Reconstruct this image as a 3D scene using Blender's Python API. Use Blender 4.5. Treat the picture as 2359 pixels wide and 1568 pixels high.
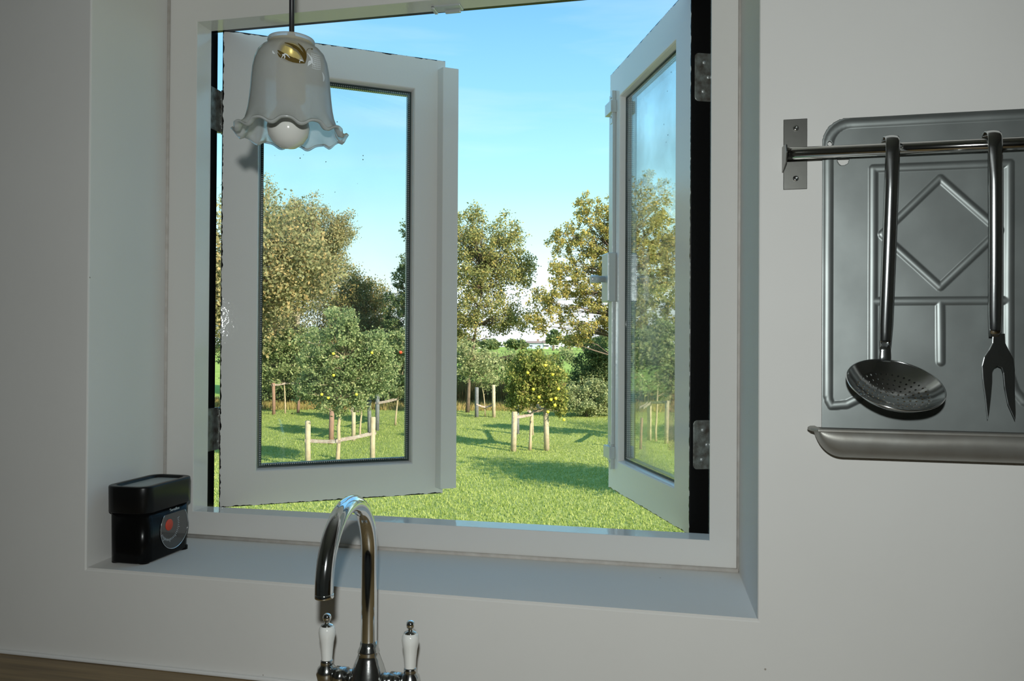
import bpy, bmesh, math, random
import numpy as np
from math import sin, cos, tan, pi, radians, sqrt, atan2
from mathutils import Vector, Matrix, Euler

random.seed(7)
rng = np.random.default_rng(11)
for o in list(bpy.data.objects):
    bpy.data.objects.remove(o)
S = bpy.context.scene
COL = S.collection

# ------------------------------------------------------------------ camera
EYE = Vector((0.0, -1.05, 1.42))
YAW = radians(12.2)
cd = bpy.data.cameras.new('camera')
cd.sensor_width = 36.0
cd.lens = 36.0 * 1792 / 2359
cd.clip_start = 0.02
cd.clip_end = 2000
cam = bpy.data.objects.new('camera', cd)
COL.objects.link(cam)
CR = Matrix.Rotation(YAW, 4, 'Z') @ Matrix.Rotation(pi / 2 + radians(0.42), 4, 'X') @ Matrix.Rotation(radians(0.33), 4, 'Z')
cam.matrix_world = Matrix.Translation(EYE) @ CR
S.camera = cam

# ------------------------------------------------------------------ exposure
S.view_settings.view_transform = 'Standard'
S.view_settings.look = 'None'
S.view_settings.gamma = 1
S.view_settings.use_curve_mapping = False
S.view_settings.exposure = 0.0

# ------------------------------------------------------------------ sky
world = bpy.data.worlds.new('sky')
S.world = world
world.use_nodes = True
wn, wl = world.node_tree.nodes, world.node_tree.links
wn.clear()
wo = wn.new('ShaderNodeOutputWorld')
wb = wn.new('ShaderNodeBackground')
tc = wn.new('ShaderNodeTexCoord')
sx = wn.new('ShaderNodeSeparateXYZ')
wl.new(tc.outputs['Generated'], sx.inputs[0])
ramp = wn.new('ShaderNodeValToRGB')
els = ramp.color_ramp.elements
stops = [(0.0, (0.90, 0.98, 1.0)), (0.07, (0.86, 0.99, 1.0)), (0.13, (0.66, 0.97, 1.0)), (0.20, (0.44, 0.86, 0.98)),
         (0.30, (0.29, 0.66, 0.93)), (0.42, (0.18, 0.48, 0.84)), (0.65, (0.24, 0.60, 0.98)), (1.0, (0.17, 0.50, 0.86))]
els[0].position, els[0].color = stops[0][0], (*stops[0][1], 1)
els[1].position, els[1].color = stops[1][0], (*stops[1][1], 1)
for p_, c_ in stops[2:]:
    e_ = els.new(p_)
    e_.color = (*c_, 1)
wl.new(sx.outputs['Z'], ramp.inputs[0])
# faint high cirrus streaks
mp = wn.new('ShaderNodeMapping')
mp.inputs['Scale'].default_value = (2.0, 2.0, 14.0)
mp.inputs['Rotation'].default_value = (0.12, 0.05, 0)
wl.new(tc.outputs['Generated'], mp.inputs[0])
cn = wn.new('ShaderNodeTexNoise')
cn.inputs['Scale'].default_value = 1.6
cn.inputs['Detail'].default_value = 5
wl.new(mp.outputs[0], cn.inputs[0])
cr = wn.new('ShaderNodeMapRange')
cr.inputs[1].default_value, cr.inputs[2].default_value = 0.52, 0.80
cr.inputs[3].default_value, cr.inputs[4].default_value = 0.0, 0.20
wl.new(cn.outputs[0], cr.inputs[0])
cm = wn.new('ShaderNodeMix')
cm.data_type = 'RGBA'
wl.new(cr.outputs[0], cm.inputs[0])
wl.new(ramp.outputs[0], cm.inputs[6])
cm.inputs[7].default_value = (0.92, 0.98, 1.0, 1)
wl.new(cm.outputs[2], wb.inputs[0])
wb.inputs[1].default_value = 1.28
wl.new(wb.outputs[0], wo.inputs[0])

# ------------------------------------------------------------------ sun
sd = bpy.data.lights.new('sun', 'SUN')
sd.energy = 9.5
sd.angle = radians(0.6)
sd.color = (1.0, 0.92, 0.76)
sun = bpy.data.objects.new('sun', sd)
COL.objects.link(sun)
SUN_EL = radians(27)
sun_dir = Vector((-0.86 * cos(SUN_EL), 0.51 * cos(SUN_EL), -sin(SUN_EL)))
sun.rotation_euler = sun_dir.to_track_quat('-Z', 'Y').to_euler()
sun.location = (8, -4, 8)

# ------------------------------------------------------------------ photographer's flash, just above the lens
fd = bpy.data.lights.new('camera_flash', 'SPOT')
fd.energy = 29.5
fd.spot_size = radians(122)
fd.spot_blend = 0.7
fd.shadow_soft_size = 0.012
fd.color = (0.945, 1.0, 0.985)
flash = bpy.data.objects.new('camera_flash', fd)
COL.objects.link(flash)
flash.matrix_world = Matrix.Translation(EYE + (CR.to_3x3() @ Vector((-0.004, 0.10, 0.035)))) @ CR @ Matrix.Rotation(radians(-2), 4, 'X')

# ================================================================== helpers
Z0 = 1.42                                   # eye height


class MB:
    """collects faces; build() links them as ONE mesh object"""

    def __init__(self):
        self.v, self.f, self.m, self.sm = [], [], [], []

    def add(self, vs, fs, mi=0, smooth=False):
        b = len(self.v)
        self.v += [tuple(p) for p in vs]
        for q in fs:
            self.f.append(tuple(i + b for i in q))
            self.m.append(mi)
            self.sm.append(smooth)
        return self

    def box(self, x0, x1, y0, y1, z0, z1, mi=0):
        vs = [(x, y, z) for z in (z0, z1) for y in (y0, y1) for x in (x0, x1)]
        return self.add(vs, [(0, 2, 3, 1), (4, 5, 7, 6), (0, 1, 5, 4), (2, 6, 7, 3), (0, 4, 6, 2), (1, 3, 7, 5)], mi)

    def tube(self, pts, r, n=12, mi=0, caps=True):
        pts = [Vector(p) for p in pts]
        rs = r if isinstance(r, (list, tuple)) else [r] * len(pts)
        vs, fs = [], []
        up = None
        for i, p in enumerate(pts):
            t = (pts[min(i + 1, len(pts) - 1)] - pts[max(i - 1, 0)]).normalized()
            if up is None:
                up = t.orthogonal().normalized()
            else:
                up = (up - t * up.dot(t)).normalized()
            w = t.cross(up)
            for k in range(n):
                a = 2 * pi * k / n
                vs.append(p + (up * cos(a) + w * sin(a)) * rs[i])
        for i in range(len(pts) - 1):
            for k in range(n):
                k2 = (k + 1) % n
                fs.append((i * n + k, i * n + k2, (i + 1) * n + k2, (i + 1) * n + k))
        self.add(vs, fs, mi, True)
        if caps:
            b = len(self.v) - len(vs)
            self.f.append(tuple(b + k for k in reversed(range(n)))); self.m.append(mi); self.sm.append(False)
            e = b + (len(pts) - 1) * n
            self.f.append(tuple(e + k for k in range(n))); self.m.append(mi); self.sm.append(False)
        return self

    def lathe(self, prof, n=32, origin=(0, 0, 0), mi=0, axis=None):
        """prof: (radius, height) list, spun about z, or about the given axis vector"""
        o = Vector(origin)
        q = Matrix.Identity(3) if axis is None else Vector((0, 0, 1)).rotation_difference(Vector(axis)).to_matrix()
        vs, fs = [], []
        for r, h in prof:
            for k in range(n):
                a = 2 * pi * k / n
                vs.append(o + q @ Vector((r * cos(a), r * sin(a), h)))
        for i in range(len(prof) - 1):
            for k in range(n):
                k2 = (k + 1) % n
                fs.append((i * n + k, i * n + k2, (i + 1) * n + k2, (i + 1) * n + k))
        b = len(self.v)
        self.add(vs, fs, mi, True)
        if prof[0][0] > 1e-6:
            self.f.append(tuple(b + k for k in reversed(range(n)))); self.m.append(mi); self.sm.append(False)
        if prof[-1][0] > 1e-6:
            e = b + (len(prof) - 1) * n
            self.f.append(tuple(e + k for k in range(n))); self.m.append(mi); self.sm.append(False)
        return self

    def prism(self, outline, a, b, axis='y', mi=0):
        """outline in the two other coordinates, extruded from a to b along the axis"""
        n = len(outline)

        def P(u, w, t):
            return {'x': (t, u, w), 'y': (u, t, w), 'z': (u, w, t)}[axis]
        vs = [P(u, w, a) for u, w in outline] + [P(u, w, b) for u, w in outline]
        fs = [tuple(range(n)), tuple(n + k for k in reversed(range(n)))]
        fs += [(k, n + k, n + (k + 1) % n, (k + 1) % n) for k in range(n)]
        return self.add(vs, fs, mi)

    def build(self, name, mats, parent=None, bevel=0, recalc=True, loc=None, seg=2, **props):
        me = bpy.data.meshes.new(name)
        me.from_pydata(self.v, [], self.f)
        if not isinstance(mats, (list, tuple)):
            mats = [mats]
        for m in mats:
            me.materials.append(m)
        me.polygons.foreach_set('material_index', self.m)
        me.polygons.foreach_set('use_smooth', self.sm)
        if recalc:
            bm = bmesh.new()
            bm.from_mesh(me)
            bmesh.ops.recalc_face_normals(bm, faces=bm.faces)
            bm.to_mesh(me)
            bm.free()
        me.update()
        o = bpy.data.objects.new(name, me)
        COL.objects.link(o)
        if parent:
            o.parent = parent
        if loc:
            o.location = loc
        if bevel:
            md = o.modifiers.new('bevel', 'BEVEL')
            md.width = bevel
            md.segments = seg
            md.limit_method = 'ANGLE'
            md.angle_limit = radians(40)
            md.harden_normals = False
        for k, v in props.items():
            o[k] = v
        return o


def thing(name, label, cat, loc=(0, 0, 0), rz=0, group=None):
    o = bpy.data.objects.new(name, None)
    o.empty_display_size = 0.05
    COL.objects.link(o)
    o.location = loc
    o.rotation_euler = (0, 0, rz)
    o['label'] = label
    o['category'] = cat
    if group:
        o['group'] = group
    return o


def mat(name, color=(0.5, 0.5, 0.5), rough=0.5, metal=0.0, spec=0.5, bump=None, vary=None, coat=0.0, custom=None):
    m = bpy.data.materials.new(name)
    m.use_nodes = True
    n, l = m.node_tree.nodes, m.node_tree.links
    b = n['Principled BSDF']
    b.inputs['Base Color'].default_value = (*color, 1)
    b.inputs['Roughness'].default_value = rough
    b.inputs['Metallic'].default_value = metal
    b.inputs['Specular IOR Level'].default_value = spec
    b.inputs['Coat Weight'].default_value = coat
    b.inputs['Coat Roughness'].default_value = 0.05
    t = n.new('ShaderNodeTexCoord')
    if vary:                                # (scale, amount, second colour)
        nz = n.new('ShaderNodeTexNoise')
        nz.inputs['Scale'].default_value = vary[0]
        nz.inputs['Detail'].default_value = 6
        l.new(t.outputs['Object'], nz.inputs[0])
        mr = n.new('ShaderNodeMapRange')
        mr.inputs[1].default_value, mr.inputs[2].default_value = 0.35, 0.7
        mr.inputs[4].default_value = vary[1]
        l.new(nz.outputs[0], mr.inputs[0])
        mx = n.new('ShaderNodeMix')
        mx.data_type = 'RGBA'
        mx.inputs[6].default_value = (*color, 1)
        mx.inputs[7].default_value = (*vary[2], 1)
        l.new(mr.outputs[0], mx.inputs[0])
        l.new(mx.outputs[2], b.inputs['Base Color'])
    if bump:                                # (scale, strength, distance)
        nb = n.new('ShaderNodeTexNoise')
        nb.inputs['Scale'].default_value = bump[0]
        nb.inputs['Detail'].default_value = 3
        l.new(t.outputs['Object'], nb.inputs[0])
        bp = n.new('ShaderNodeBump')
        bp.inputs['Strength'].default_value = bump[1]
        bp.inputs['Distance'].default_value = bump[2]
        l.new(nb.outputs[0], bp.inputs['Height'])
        l.new(bp.outputs[0], b.inputs['Normal'])
    return m


# ================================================================== materials
M = {}
M['plaster'] = mat('wall_plaster', (0.70, 0.69, 0.665), 0.85, bump=(60, 0.12, 0.002), vary=(5, 0.16, (0.58, 0.56, 0.53)), spec=0.25)


def add_specks(m, scale, thr, col):
    """small dark flecks on paint"""
    n, l = m.node_tree.nodes, m.node_tree.links
    b = n['Principled BSDF']
    src = b.inputs['Base Color'].links[0].from_socket if b.inputs['Base Color'].links else None
    t = n.new('ShaderNodeTexCoord')
    v = n.new('ShaderNodeTexVoronoi')
    v.inputs['Scale'].default_value = scale
    l.new(t.outputs['Object'], v.inputs[0])
    c = n.new('ShaderNodeMath')
    c.operation = 'LESS_THAN'
    c.inputs[1].default_value = thr
    l.new(v.outputs['Distance'], c.inputs[0])
    n2 = n.new('ShaderNodeTexNoise')
    n2.inputs['Scale'].default_value = scale * 0.6
    l.new(t.outputs['Object'], n2.inputs[0])
    g = n.new('ShaderNodeMath')
    g.operation = 'GREATER_THAN'
    g.inputs[1].default_value = 0.60
    l.new(n2.outputs[0], g.inputs[0])
    mu = n.new('ShaderNodeMath')
    mu.operation = 'MULTIPLY'
    l.new(c.outputs[0], mu.inputs[0])
    l.new(g.outputs[0], mu.inputs[1])
    mx = n.new('ShaderNodeMix')
    mx.data_type = 'RGBA'
    l.new(mu.outputs[0], mx.inputs[0])
    if src:
        l.new(src, mx.inputs[6])
    else:
        mx.inputs[6].default_value = b.inputs['Base Color'].default_value
    mx.inputs[7].default_value = (*col, 1)
    l.new(mx.outputs[2], b.inputs['Base Color'])


add_specks(M['plaster'], 26, 0.035, (0.35, 0.32, 0.28))
M['gloss'] = mat('white_gloss_paint', (0.70, 0.685, 0.655), 0.035, bump=(170, 0.20, 0.0006), spec=0.35)
M['black'] = mat('black_paint', (0.006, 0.006, 0.006), 0.35, bump=(120, 0.25, 0.001), spec=0.3)
M['caulk'] = mat('old_caulk', (0.50, 0.46, 0.42), 0.8, vary=(60, 0.8, (0.62, 0.59, 0.55)))
M['caulk_white'] = mat('white_caulk', (0.72, 0.72, 0.71), 0.5)
M['chrome'] = mat('chrome', (0.84, 0.86, 0.87), 0.085, metal=1.0, bump=(250, 0.02, 0.0005))
M['utensil'] = mat('utensil_steel', (0.72, 0.74, 0.74), 0.15, metal=1.0, bump=(140, 0.05, 0.0005))
M['chrome_worn'] = mat('worn_chrome', (0.62, 0.63, 0.62), 0.16, metal=1.0, bump=(220, 0.15, 0.0006), vary=(70, 0.5, (0.35, 0.35, 0.34)))
M['steel'] = mat('polished_steel', (0.66, 0.65, 0.63), 0.10, metal=1.0, bump=(300, 0.04, 0.0003))
M['steel_brushed'] = mat('brushed_steel', (0.19, 0.19, 0.175), 0.36, metal=1.0, bump=(160, 0.08, 0.0004), vary=(40, 0.5, (0.18, 0.18, 0.165)))
M['porcelain'] = mat('white_porcelain', (0.78, 0.78, 0.75), 0.08, coat=0.6)
M['brass'] = mat('gold_lampholder', (0.88, 0.66, 0.12), 0.32, metal=0.25)
M['bulb'] = mat('milk_glass_bulb', (0.56, 0.555, 0.52), 0.10, coat=0.6)
M['cord'] = mat('black_cord', (0.012, 0.012, 0.014), 0.45)
M['plastic'] = mat('black_gloss_plastic', (0.004, 0.004, 0.004), 0.22, spec=0.12)
M['plastic_rough'] = mat('black_plastic_lid', (0.006, 0.006, 0.006), 0.30, spec=0.25)
M['tray_grey'] = mat('grey_plastic_floor', (0.34, 0.36, 0.35), 0.35)
M['red'] = mat('red_knob_plastic', (0.55, 0.05, 0.02), 0.4)
M['dial'] = mat('dark_dial_face', (0.045, 0.045, 0.045), 0.12, vary=(40, 0.6, (0.02, 0.02, 0.02)), coat=1.0)
M['print'] = mat('white_print', (0.55, 0.60, 0.62), 0.5)
M['hinge'] = mat('painted_rusty_hinge', (0.28, 0.31, 0.29), 0.38, metal=0.4, bump=(90, 0.7, 0.002), vary=(80, 0.8, (0.06, 0.035, 0.02)))
M['lock'] = mat('paint_splashed_metal', (0.55, 0.58, 0.57), 0.28, metal=0.35, bump=(120, 0.4, 0.001))
M['aluminium'] = mat('aluminium_sheet', (0.30, 0.325, 0.318), 0.45, metal=0.80, bump=(45, 0.05, 0.001), vary=(16, 0.6, (0.21, 0.23, 0.225)))
M['aluminium_dull'] = mat('oxidised_aluminium', (0.33, 0.325, 0.30), 0.48, metal=0.7, bump=(60, 0.15, 0.001), vary=(22, 0.7, (0.23, 0.21, 0.18)))
M['spacer'] = mat('glazing_spacer', (0.35, 0.36, 0.36), 0.4, metal=0.8)
M['bead'] = mat('dark_glazing_seal', (0.03, 0.05, 0.045), 0.5)
M['room'] = mat('room_plaster', (0.54, 0.54, 0.52), 0.9)
M['tile'] = mat('floor_tile', (0.13, 0.11, 0.09), 0.4)
M['cabinet'] = mat('cabinet_paint', (0.35, 0.30, 0.24), 0.5)
M['gold_print'] = mat('gold_leaf_print', (0.10, 0.065, 0.012), 0.4, metal=0.2)
M['white_print'] = mat('etched_white_print', (0.62, 0.66, 0.68), 0.5)

# wood
m = mat('oiled_wood', (0.16, 0.10, 0.045), 0.45)
n, l = m.node_tree.nodes, m.node_tree.links
t = n.new('ShaderNodeTexCoord')
mpg = n.new('ShaderNodeMapping')
mpg.inputs['Scale'].default_value = (1.5, 28, 28)
l.new(t.outputs['Object'], mpg.inputs[0])
nz = n.new('ShaderNodeTexNoise')
nz.inputs['Scale'].default_value = 3
nz.inputs['Detail'].default_value = 8
l.new(mpg.outputs[0], nz.inputs[0])
rp = n.new('ShaderNodeValToRGB')
rp.color_ramp.elements[0].position, rp.color_ramp.elements[0].color = 0.3, (0.13, 0.085, 0.035, 1)
rp.color_ramp.elements[1].position, rp.color_ramp.elements[1].color = 0.7, (0.26, 0.18, 0.08, 1)
l.new(nz.outputs[0], rp.inputs[0])
l.new(rp.outputs[0], n['Principled BSDF'].inputs['Base Color'])
M['wood'] = m


def glass_mat(name, dirt, dirt_scale):
    m = bpy.data.materials.new(name)
    m.use_nodes = True
    n, l = m.node_tree.nodes, m.node_tree.links
    n.clear()
    out = n.new('ShaderNodeOutputMaterial')
    g = n.new('ShaderNodeBsdfGlass')
    g.inputs['IOR'].default_value = 1.46
    g.inputs['Roughness'].default_value = 0.0
    g.inputs['Color'].default_value = (0.99, 1.0, 0.995, 1)
    d = n.new('ShaderNodeBsdfDiffuse')
    d.inputs[0].default_value = (0.55, 0.56, 0.56, 1)
    t = n.new('ShaderNodeTexCoord')
    nz = n.new('ShaderNodeTexNoise')
    nz.inputs['Scale'].default_value = dirt_scale
    nz.inputs['Detail'].default_value = 5
    l.new(t.outputs['Object'], nz.inputs[0])
    mr = n.new('ShaderNodeMapRange')
    mr.inputs[1].default_value, mr.inputs[2].default_value = 0.4, 0.75
    mr.inputs[3].default_value, mr.inputs[4].default_value = 0.0, dirt
    l.new(nz.outputs[0], mr.inputs[0])
    # fly specks
    v = n.new('ShaderNodeTexVoronoi')
    v.inputs['Scale'].default_value = 60
    l.new(t.outputs['Object'], v.inputs[0])
    lt = n.new('ShaderNodeMath'); lt.operation = 'LESS_THAN'; lt.inputs[1].default_value = 0.075
    l.new(v.outputs['Distance'], lt.inputs[0])
    n2 = n.new('ShaderNodeTexNoise'); n2.inputs['Scale'].default_value = 31
    l.new(t.outputs['Object'], n2.inputs[0])
    gt = n.new('ShaderNodeMath'); gt.operation = 'GREATER_THAN'; gt.inputs[1].default_value = 0.62
    l.new(n2.outputs[0], gt.inputs[0])
    mu = n.new('ShaderNodeMath'); mu.operation = 'MULTIPLY'
    l.new(lt.outputs[0], mu.inputs[0]); l.new(gt.outputs[0], mu.inputs[1])
    dk = n.new('ShaderNodeBsdfDiffuse'); dk.inputs[0].default_value = (0.02, 0.02, 0.02, 1)
    mx = n.new('ShaderNodeMixShader')
    l.new(mr.outputs[0], mx.inputs[0])
    l.new(g.outputs[0], mx.inputs[1])
    l.new(d.outputs[0], mx.inputs[2])
    m2 = n.new('ShaderNodeMixShader')
    l.new(mu.outputs[0], m2.inputs[0])
    l.new(mx.outputs[0], m2.inputs[1])
    l.new(dk.outputs[0], m2.inputs[2])
    l.new(m2.outputs[0], out.inputs[0])
    return m


M['glass'] = glass_mat('window_glass', 0.02, 9)
M['glass_dusty'] = glass_mat('dusty_window_glass', 0.24, 7)

# frosted shade glass
m = bpy.data.materials.new('frosted_shade_glass')
m.use_nodes = True
n, l = m.node_tree.nodes, m.node_tree.links
n.clear()
out = n.new('ShaderNodeOutputMaterial')
g = n.new('ShaderNodeBsdfRefraction')
g.inputs['IOR'].default_value = 1.03
g.inputs['Roughness'].default_value = 0.22
g.inputs['Color'].default_value = (0.93, 0.95, 0.95, 1)
tr = n.new('ShaderNodeBsdfTranslucent')
tr.inputs[0].default_value = (0.92, 0.93, 0.93, 1)
df = n.new('ShaderNodeBsdfDiffuse')
df.inputs[0].default_value = (0.70, 0.71, 0.70, 1)
gl = n.new('ShaderNodeBsdfGlossy')
gl.inputs['Roughness'].default_value = 0.25
m1 = n.new('ShaderNodeMixShader'); m1.inputs[0].default_value = 0.62
l.new(tr.outputs[0], m1.inputs[1]); l.new(df.outputs[0], m1.inputs[2])
m2 = n.new('ShaderNodeMixShader'); m2.inputs[0].default_value = 0.50
# the glass is left unfrosted inside the printed spray
ftc = n.new('ShaderNodeTexCoord')
fvm = n.new('ShaderNodeVectorMath'); fvm.operation = 'DISTANCE'
fa = atan2(-1.05 + 0.179, 0.467)
fvm.inputs[1].default_value = (0.043 * cos(fa), 0.043 * sin(fa), 0.088)
l.new(ftc.outputs['Object'], fvm.inputs[0])
fmr = n.new('ShaderNodeMapRange'); fmr.interpolation_type = 'SMOOTHSTEP'
fmr.inputs[1].default_value, fmr.inputs[2].default_value = 0.010, 0.018
fmr.inputs[3].default_value, fmr.inputs[4].default_value = 0.10, 0.50
l.new(fvm.outputs['Value'], fmr.inputs[0])
l.new(fmr.outputs[0], m2.inputs[0])
frr = n.new('ShaderNodeMapRange')
frr.inputs[1].default_value, frr.inputs[2].default_value = 0.010, 0.018
frr.inputs[3].default_value, frr.inputs[4].default_value = 0.04, 0.22
l.new(fvm.outputs['Value'], frr.inputs[0])
l.new(frr.outputs[0], g.inputs['Roughness'])
ftp = n.new('ShaderNodeBsdfTransparent')
fck = n.new('ShaderNodeMapRange')
fck.inputs[1].default_value, fck.inputs[2].default_value = 0.012, 0.018
fck.inputs[3].default_value, fck.inputs[4].default_value = 0.9, 0.0
l.new(fvm.outputs['Value'], fck.inputs[0])
fcm = n.new('ShaderNodeMixShader')
l.new(fck.outputs[0], fcm.inputs[0]); l.new(g.outputs[0], fcm.inputs[1]); l.new(ftp.outputs[0], fcm.inputs[2])
l.new(fcm.outputs[0], m2.inputs[1]); l.new(m1.outputs[0], m2.inputs[2])
m3 = n.new('ShaderNodeMixShader'); m3.inputs[0].default_value = 0.06
l.new(m2.outputs[0], m3.inputs[1]); l.new(gl.outputs[0], m3.inputs[2])
l.new(m3.outputs[0], out.inputs[0])
M['frost'] = m


def leaf_mat(name, c1, c2, c3):
    """per-leaf colour, thin and a little translucent"""
    m = bpy.data.materials.new(name)
    m.use_nodes = True
    n, l = m.node_tree.nodes, m.node_tree.links
    n.clear()
    out = n.new('ShaderNodeOutputMaterial')
    g = n.new('ShaderNodeNewGeometry')
    r = n.new('ShaderNodeValToRGB')
    e = r.color_ramp.elements
    e[0].position, e[0].color = 0.0, (*c1, 1)
    e[1].position, e[1].color = 1.0, (*c3, 1)
    k = e.new(0.62); k.color = (*c2, 1)
    l.new(g.outputs['Random Per Island'], r.inputs[0])
    d = n.new('ShaderNodeBsdfDiffuse')
    tl = n.new('ShaderNodeBsdfTranslucent')
    l.new(r.outputs[0], d.inputs[0])
    l.new(r.outputs[0], tl.inputs[0])
    mx = n.new('ShaderNodeMixShader'); mx.inputs[0].default_value = 0.42
    l.new(d.outputs[0], mx.inputs[1]); l.new(tl.outputs[0], mx.inputs[2])
    l.new(mx.outputs[0], out.inputs[0])
    return m


M['birch_leaf'] = leaf_mat('birch_leaves', (0.25, 0.25, 0.12), (0.38, 0.36, 0.18), (0.56, 0.40, 0.18))
M['alder_leaf'] = leaf_mat('alder_leaves', (0.17, 0.19, 0.08), (0.30, 0.28, 0.11), (0.50, 0.32, 0.12))
M['dark_leaf'] = leaf_mat('dark_leaves', (0.11, 0.16, 0.07), (0.18, 0.24, 0.10), (0.32, 0.33, 0.13))
M['gold_leaf'] = leaf_mat('golden_leaves', (0.25, 0.26, 0.08), (0.42, 0.39, 0.13), (0.66, 0.48, 0.15))
M['olive_leaf'] = leaf_mat('olive_leaves', (0.20, 0.23, 0.09), (0.35, 0.35, 0.13), (0.56, 0.44, 0.15))
M['apple_leaf'] = leaf_mat('apple_leaves', (0.18, 0.24, 0.10), (0.31, 0.37, 0.16), (0.52, 0.52, 0.26))
M['quince_leaf'] = leaf_mat('quince_leaves', (0.11, 0.15, 0.04), (0.28, 0.31, 0.08), (0.60, 0.52, 0.16))
M['grey_leaf'] = leaf_mat('grey_green_leaves', (0.20, 0.24, 0.10), (0.36, 0.40, 0.19), (0.55, 0.56, 0.30))
M['grass_blade'] = leaf_mat('grass_blades', (0.24, 0.32, 0.07), (0.35, 0.41, 0.11), (0.56, 0.58, 0.22))
M['dry_grass'] = leaf_mat('dry_grass', (0.30, 0.22, 0.08), (0.48, 0.36, 0.15), (0.40, 0.42, 0.12))
M['reed'] = leaf_mat('brown_reeds', (0.16, 0.11, 0.05), (0.28, 0.19, 0.08), (0.30, 0.30, 0.09))
M['bark'] = mat('bark', (0.16, 0.12, 0.08), 0.9, bump=(30, 0.5, 0.01), vary=(12, 0.7, (0.07, 0.055, 0.04)))
M['birch_bark'] = mat('birch_bark', (0.52, 0.44, 0.32), 0.8, vary=(6, 0.6, (0.12, 0.10, 0.08)))
M['pale_bark'] = mat('pale_trunk', (0.46, 0.36, 0.22), 0.8, vary=(14, 0.5, (0.26, 0.20, 0.12)))
M['post'] = mat('stake_wood', (0.50, 0.41, 0.27), 0.85, bump=(40, 0.4, 0.005), vary=(14, 0.7, (0.28, 0.23, 0.16)))
M['post_red'] = mat('reddish_stake_wood', (0.30, 0.17, 0.11), 0.85, vary=(14, 0.7, (0.18, 0.12, 0.09)))
M['post_grey'] = mat('grey_stake_wood', (0.17, 0.18, 0.18), 0.85, vary=(14, 0.7, (0.10, 0.10, 0.10)))
M['strap'] = mat('tie_strap', (0.24, 0.17, 0.13), 0.7, vary=(20, 0.7, (0.5, 0.46, 0.4)))
M['yellow_fruit'] = mat('yellow_fruit', (0.85, 0.68, 0.06), 0.4)
M['red_fruit'] = mat('red_fruit', (0.80, 0.08, 0.03), 0.35)
M['house_wall'] = mat('far_house_wall', (0.62, 0.60, 0.56), 0.8)
M['house_blue'] = mat('far_house_blue', (0.40, 0.50, 0.55), 0.7)
M['house_roof'] = mat('far_house_roof', (0.24, 0.17, 0.14), 0.8)
M['window_dark'] = mat('far_window', (0.05, 0.06, 0.08), 0.2)


def grass_ground(name, c1, c2, c3, s1, s2, bumpd):
    m = mat(name, c1, 0.95, spec=0.1)
    n, l = m.node_tree.nodes, m.node_tree.links
    t = n.new('ShaderNodeTexCoord')
    a = n.new('ShaderNodeTexNoise'); a.inputs['Scale'].default_value = s1; a.inputs['Detail'].default_value = 4
    b = n.new('ShaderNodeTexNoise'); b.inputs['Scale'].default_value = s2; b.inputs['Detail'].default_value = 4
    l.new(t.outputs['Object'], a.inputs[0]); l.new(t.outputs['Object'], b.inputs[0])
    r1 = n.new('ShaderNodeMapRange'); r1.inputs[1].default_value = 0.35; r1.inputs[2].default_value = 0.65
    l.new(a.outputs[0], r1.inputs[0])
    r2 = n.new('ShaderNodeMapRange'); r2.inputs[1].default_value = 0.45; r2.inputs[2].default_value = 0.75
    l.new(b.outputs[0], r2.inputs[0])
    x1 = n.new('ShaderNodeMix'); x1.data_type = 'RGBA'
    x1.inputs[6].default_value = (*c1, 1); x1.inputs[7].default_value = (*c2, 1)
    l.new(r1.outputs[0], x1.inputs[0])
    x2 = n.new('ShaderNodeMix'); x2.data_type = 'RGBA'
    x2.inputs[7].default_value = (*c3, 1)
    l.new(x1.outputs[2], x2.inputs[6]); l.new(r2.outputs[0], x2.inputs[0])
    l.new(x2.outputs[2], n['Principled BSDF'].inputs['Base Color'])
    bp = n.new('ShaderNodeBump'); bp.inputs['Strength'].default_value = 0.8; bp.inputs['Distance'].default_value = bumpd
    l.new(b.outputs[0], bp.inputs['Height']); l.new(bp.outputs[0], n['Principled BSDF'].inputs['Normal'])
    return m


M['lawn'] = grass_ground('lawn_soil_and_grass', (0.18, 0.23, 0.06), (0.26, 0.30, 0.08), (0.37, 0.39, 0.15), 0.8, 14, 0.03)
M['field'] = grass_ground('far_field_grass', (0.20, 0.30, 0.05), (0.28, 0.36, 0.08), (0.33, 0.40, 0.10), 0.05, 0.8, 0.1)

# painted sash: white gloss with a ragged line of black paint at the outer arris
SW, SZ0, SZ1 = 0.4456, -0.3135, 0.608


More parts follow.
